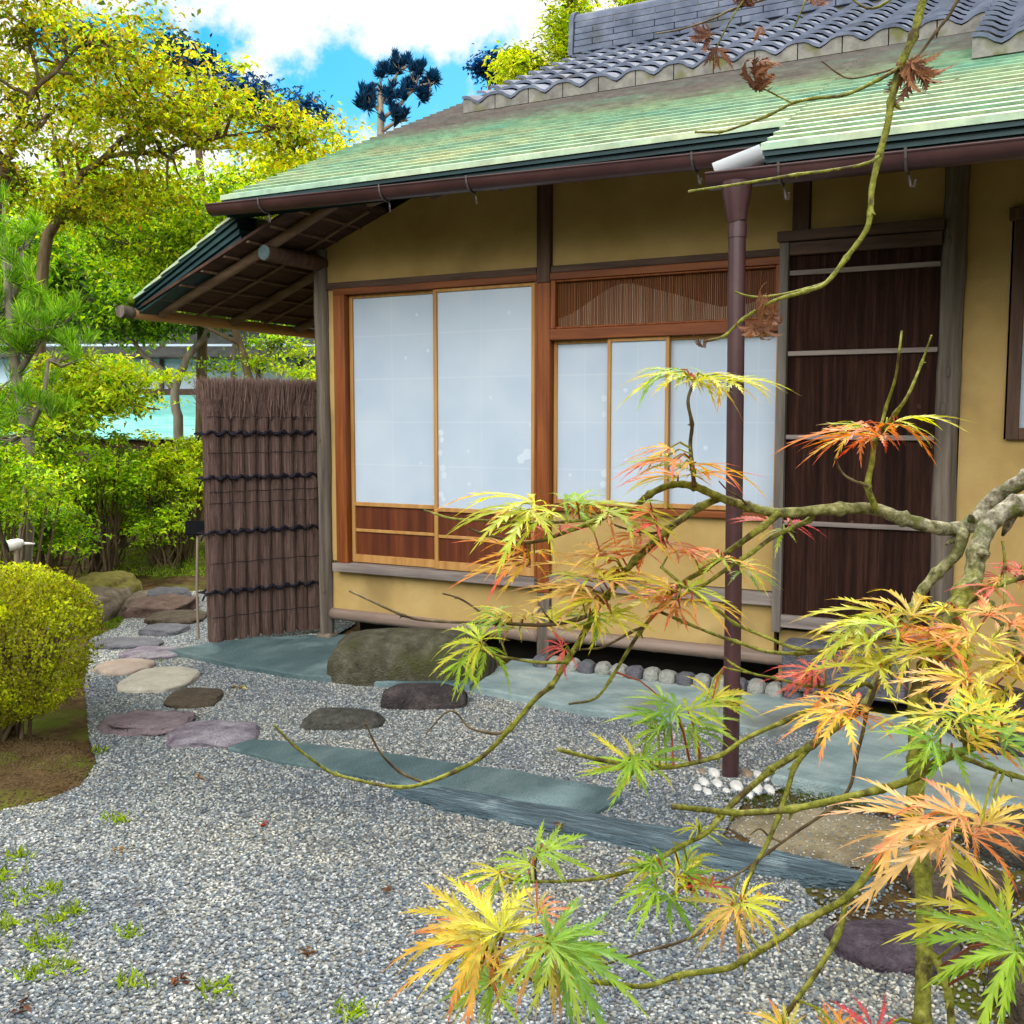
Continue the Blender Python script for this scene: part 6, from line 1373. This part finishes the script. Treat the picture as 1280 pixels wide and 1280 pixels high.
spray(590, 812, 130, 60, 3, 96, ['yellow', 'green', 'yellow'], .45, 15, droop=.5, leaves=[(602, 806, 195), (606, 808, 245), (600, 800, 110)])
spray(708, 808, 40, 16, 2, 50, 'red', .45, 16, label='small pink red leaf', leaves=[(702, 808, 140), (706, 812, 230)])
spray(545, 880, 20, 50, 1, 62, 'green', .6, 17, dep=1.0, leaves=[(575, 826, 262)], nl=5)
spray(840, 888, 200, 40, 7, 90, ['green', 'green', 'yellow', 'green'], .35, 18, leaves=[(828, 895, 165), (845, 885, 150), (860, 888, 20), (880, 880, 5), (838, 905, 200), (868, 905, -20), (890, 872, 40)])
spray(780, 968, 70, 50, 4, 80, ['green', 'yellow', 'green'], .5, 19, leaves=[(786, 955, 220), (795, 958, 170), (792, 950, 250), (805, 950, 20)])
spray(1000, 840, 110, 36, 5, 80, ['red', 'orange', 'red', 'peach'], .25, 20, label='pink red leaves', leaves=[(1015, 838, 170), (1020, 845, 195), (1030, 838, 150), (1045, 830, 20), (1012, 850, 210)])
spray(1095, 780, 200, 90, 10, 128, ['mixed', 'yellow', 'mixed', 'orange', 'yellow'], .28, 21, dep=.84, droop=.5, leaves=[(1100, 765, 165), (1085, 800, 185), (1120, 785, 150), (1130, 800, 20), (1110, 820, 200), (1140, 770, 60), (1150, 812, 195), (1100, 835, 190), (1160, 790, 10), (1080, 780, 175)])
spray(1015, 892, 130, 30, 4, 110, ['orange', 'mixed', 'orange'], .2, 22, dep=.78, droop=.5, leaves=[(1040, 885, 172), (1055, 895, 190), (1070, 880, 160), (1075, 895, 20)])
spray(1225, 810, 120, 110, 11, 120, ['mixed', 'orange', 'peach', 'yellow', 'mixed'], .3, 23, dep=.78, leaves=[(1220, 790, 160), (1235, 770, 60), (1245, 800, 10), (1210, 820, 200), (1250, 840, -20), (1225, 850, 190), (1265, 780, 30), (1200, 850, 175), (1270, 830, 150), (1240, 860, 220), (1190, 800, 120)])
spray(1255, 718, 60, 40, 5, 70, ['red', 'red', 'orange'], .3, 24, label='red leaves', dep=.9, leaves=[(1250, 722, 165), (1262, 715, 30), (1270, 728, 0), (1245, 735, 200), (1275, 712, 120)])
spray(1195, 905, 180, 80, 8, 122, ['yellow', 'green', 'mixed', 'green'], .35, 25, dep=.70, leaves=[(1175, 895, 160), (1200, 900, 15), (1215, 920, -5), (1165, 925, 195), (1235, 905, 40), (1190, 935, 230), (1225, 885, 70), (1250, 930, 0)])
spray(1190, 1040, 200, 110, 5, 170, ['peach', 'orange', 'peach', 'mixed'], .3, 26, dep=.60, droop=.55, k_=.85, leaves=[(1155, 1020, 185), (1215, 1045, 15), (1185, 1050, 215), (1235, 1030, 60), (1200, 1020, 160)])
spray(1230, 1170, 150, 100, 4, 165, ['green', 'green', 'yellow'], .5, 27, dep=.56, droop=.4, k_=.9, leaves=[(1265, 1175, 185), (1270, 1190, 215), (1262, 1150, 150), (1290, 1200, 0)])
spray(640, 1170, 300, 120, 8, 158, ['green', 'tan', 'green', 'orange', 'mixed', 'tan', 'green', 'yellow'], .42, 28, dep=.66, droop=.5, k_=.92, leaves=[(688, 1182, 300), (615, 1172, 175), (690, 1178, 10), (600, 1182, 200), (625, 1165, 110), (680, 1180, 250), (700, 1185, -30), (610, 1160, 165)])
spray(640, 1230, 120, 40, 3, 92, ['green', 'yellow', 'green'], .4, 30, dep=.74, leaves=[(618, 1225, 195), (625, 1225, 170), (612, 1232, 280)])
spray(675, 1145, 90, 40, 2, 90, ['orange', 'tan'], .4, 31, dep=.66, leaves=[(672, 1140, 10), (672, 1140, 140)])
spray(650, 1075, 130, 30, 5, 84, ['green', 'green', 'yellow'], .3, 32, leaves=[(660, 1080, 165), (672, 1068, 20), (650, 1095, 195), (628, 1098, 170), (685, 1062, 5)])
spray(830, 1095, 120, 60, 7, 84, ['green', 'yellow', 'green'], .35, 33, leaves=[(830, 1090, 160), (845, 1100, 10), (820, 1110, 220), (850, 1085, 60), (810, 1085, 180), (838, 1120, 260), (862, 1095, -20)])
spray(880, 1108, 50, 20, 2, 50, 'red', .4, 34, label='small red leaf', leaves=[(882, 1104, 190), (888, 1108, 10)])
spray(935, 1132, 110, 50, 4, 95, ['tan', 'yellow', 'tan', 'mixed'], .35, 35, dep=.7, leaves=[(920, 1128, 200), (928, 1125, 10), (918, 1135, 240), (935, 1130, -20)])
spray(868, 1030, 50, 20, 2, 52, ['yellow', 'yellow'], .3, 36, leaves=[(872, 1034, 165), (876, 1038, 20)])
spray(1100, 1262, 90, 50, 2, 72, ['red', 'orange'], .75, 37, dep=.62, label='dull red leaves', leaves=[(1092, 1290, 92), (1060, 1300, 80)], nl=5)
spray(965, 1275, 80, 30, 3, 70, ['orange', 'tan', 'orange'], .45, 38, dep=.68, leaves=[(978, 1285, 150), (985, 1288, 90), (1040, 1290, 60)])
spray(1200, 740, 60, 40, 3, 70, ['mixed', 'yellow'], .3, 39, dep=.86, leaves=[(1180, 760, 160), (1195, 765, 60), (1165, 775, 185)])
# withered leaves hanging on the upper twigs
DRY = [(.13, .045, .018), (.20, .075, .03), (.28, .12, .05), (.09, .03, .015)]
PAL['dry'] = (DRY, DRY)
def withered(cx, cy, size, dep, n, hd, curl, seed, flip=1, nrmv=None):
    rnd.seed(seed); mb = MB()
    for k in range(n):
        h = R(hd + rnd.uniform(-25, 25) * (k > 0)); fwd = RT * math.cos(h) + UP * math.sin(h) + FW * rnd.uniform(-.4, .4)
        nrm = -FW + RT * rnd.uniform(-.6, .6) + UP * rnd.uniform(-.3, .9)
        nrm = nrm - fwd * (nrm @ fwd) / (fwd @ fwd)
        mleaf(mb, D(cx + rnd.uniform(-4, 4), cy + rnd.uniform(-4, 4), dep), fwd, nrm * flip, size / 1280 * dep * rnd.uniform(.85, 1.15), 'dry', 7, 0, curl, .13)
    return mb.build('withered_leaf', M['dry'], mp_)
withered(951, 110, 62, .94, 2, 150, 2.6, 1, -1)
withered(1140, 78, 66, .95, 3, -80, 1.5, 2, -1)
withered(966, 392, 56, .93, 2, 190, 2.2, 3, -1); withered(945, 408, 46, .93, 2, -100, 1.7, 4, -1)
withered(878, 430, 34, .93, 1, 160, 2.0, 5, -1)
withered(888, 40, 40, 1.0, 2, -130, 1.4, 6, -1); withered(893, 60, 34, 1.0, 2, -70, 1.2, 7)
withered(942, 4, 44, 1.0, 2, 200, 2.2, 8, -1); withered(1020, -6, 40, .98, 1, -60, 1.8, 9, -1); withered(948, 32, 18, 1.0, 1, -90, 1.5, 10)
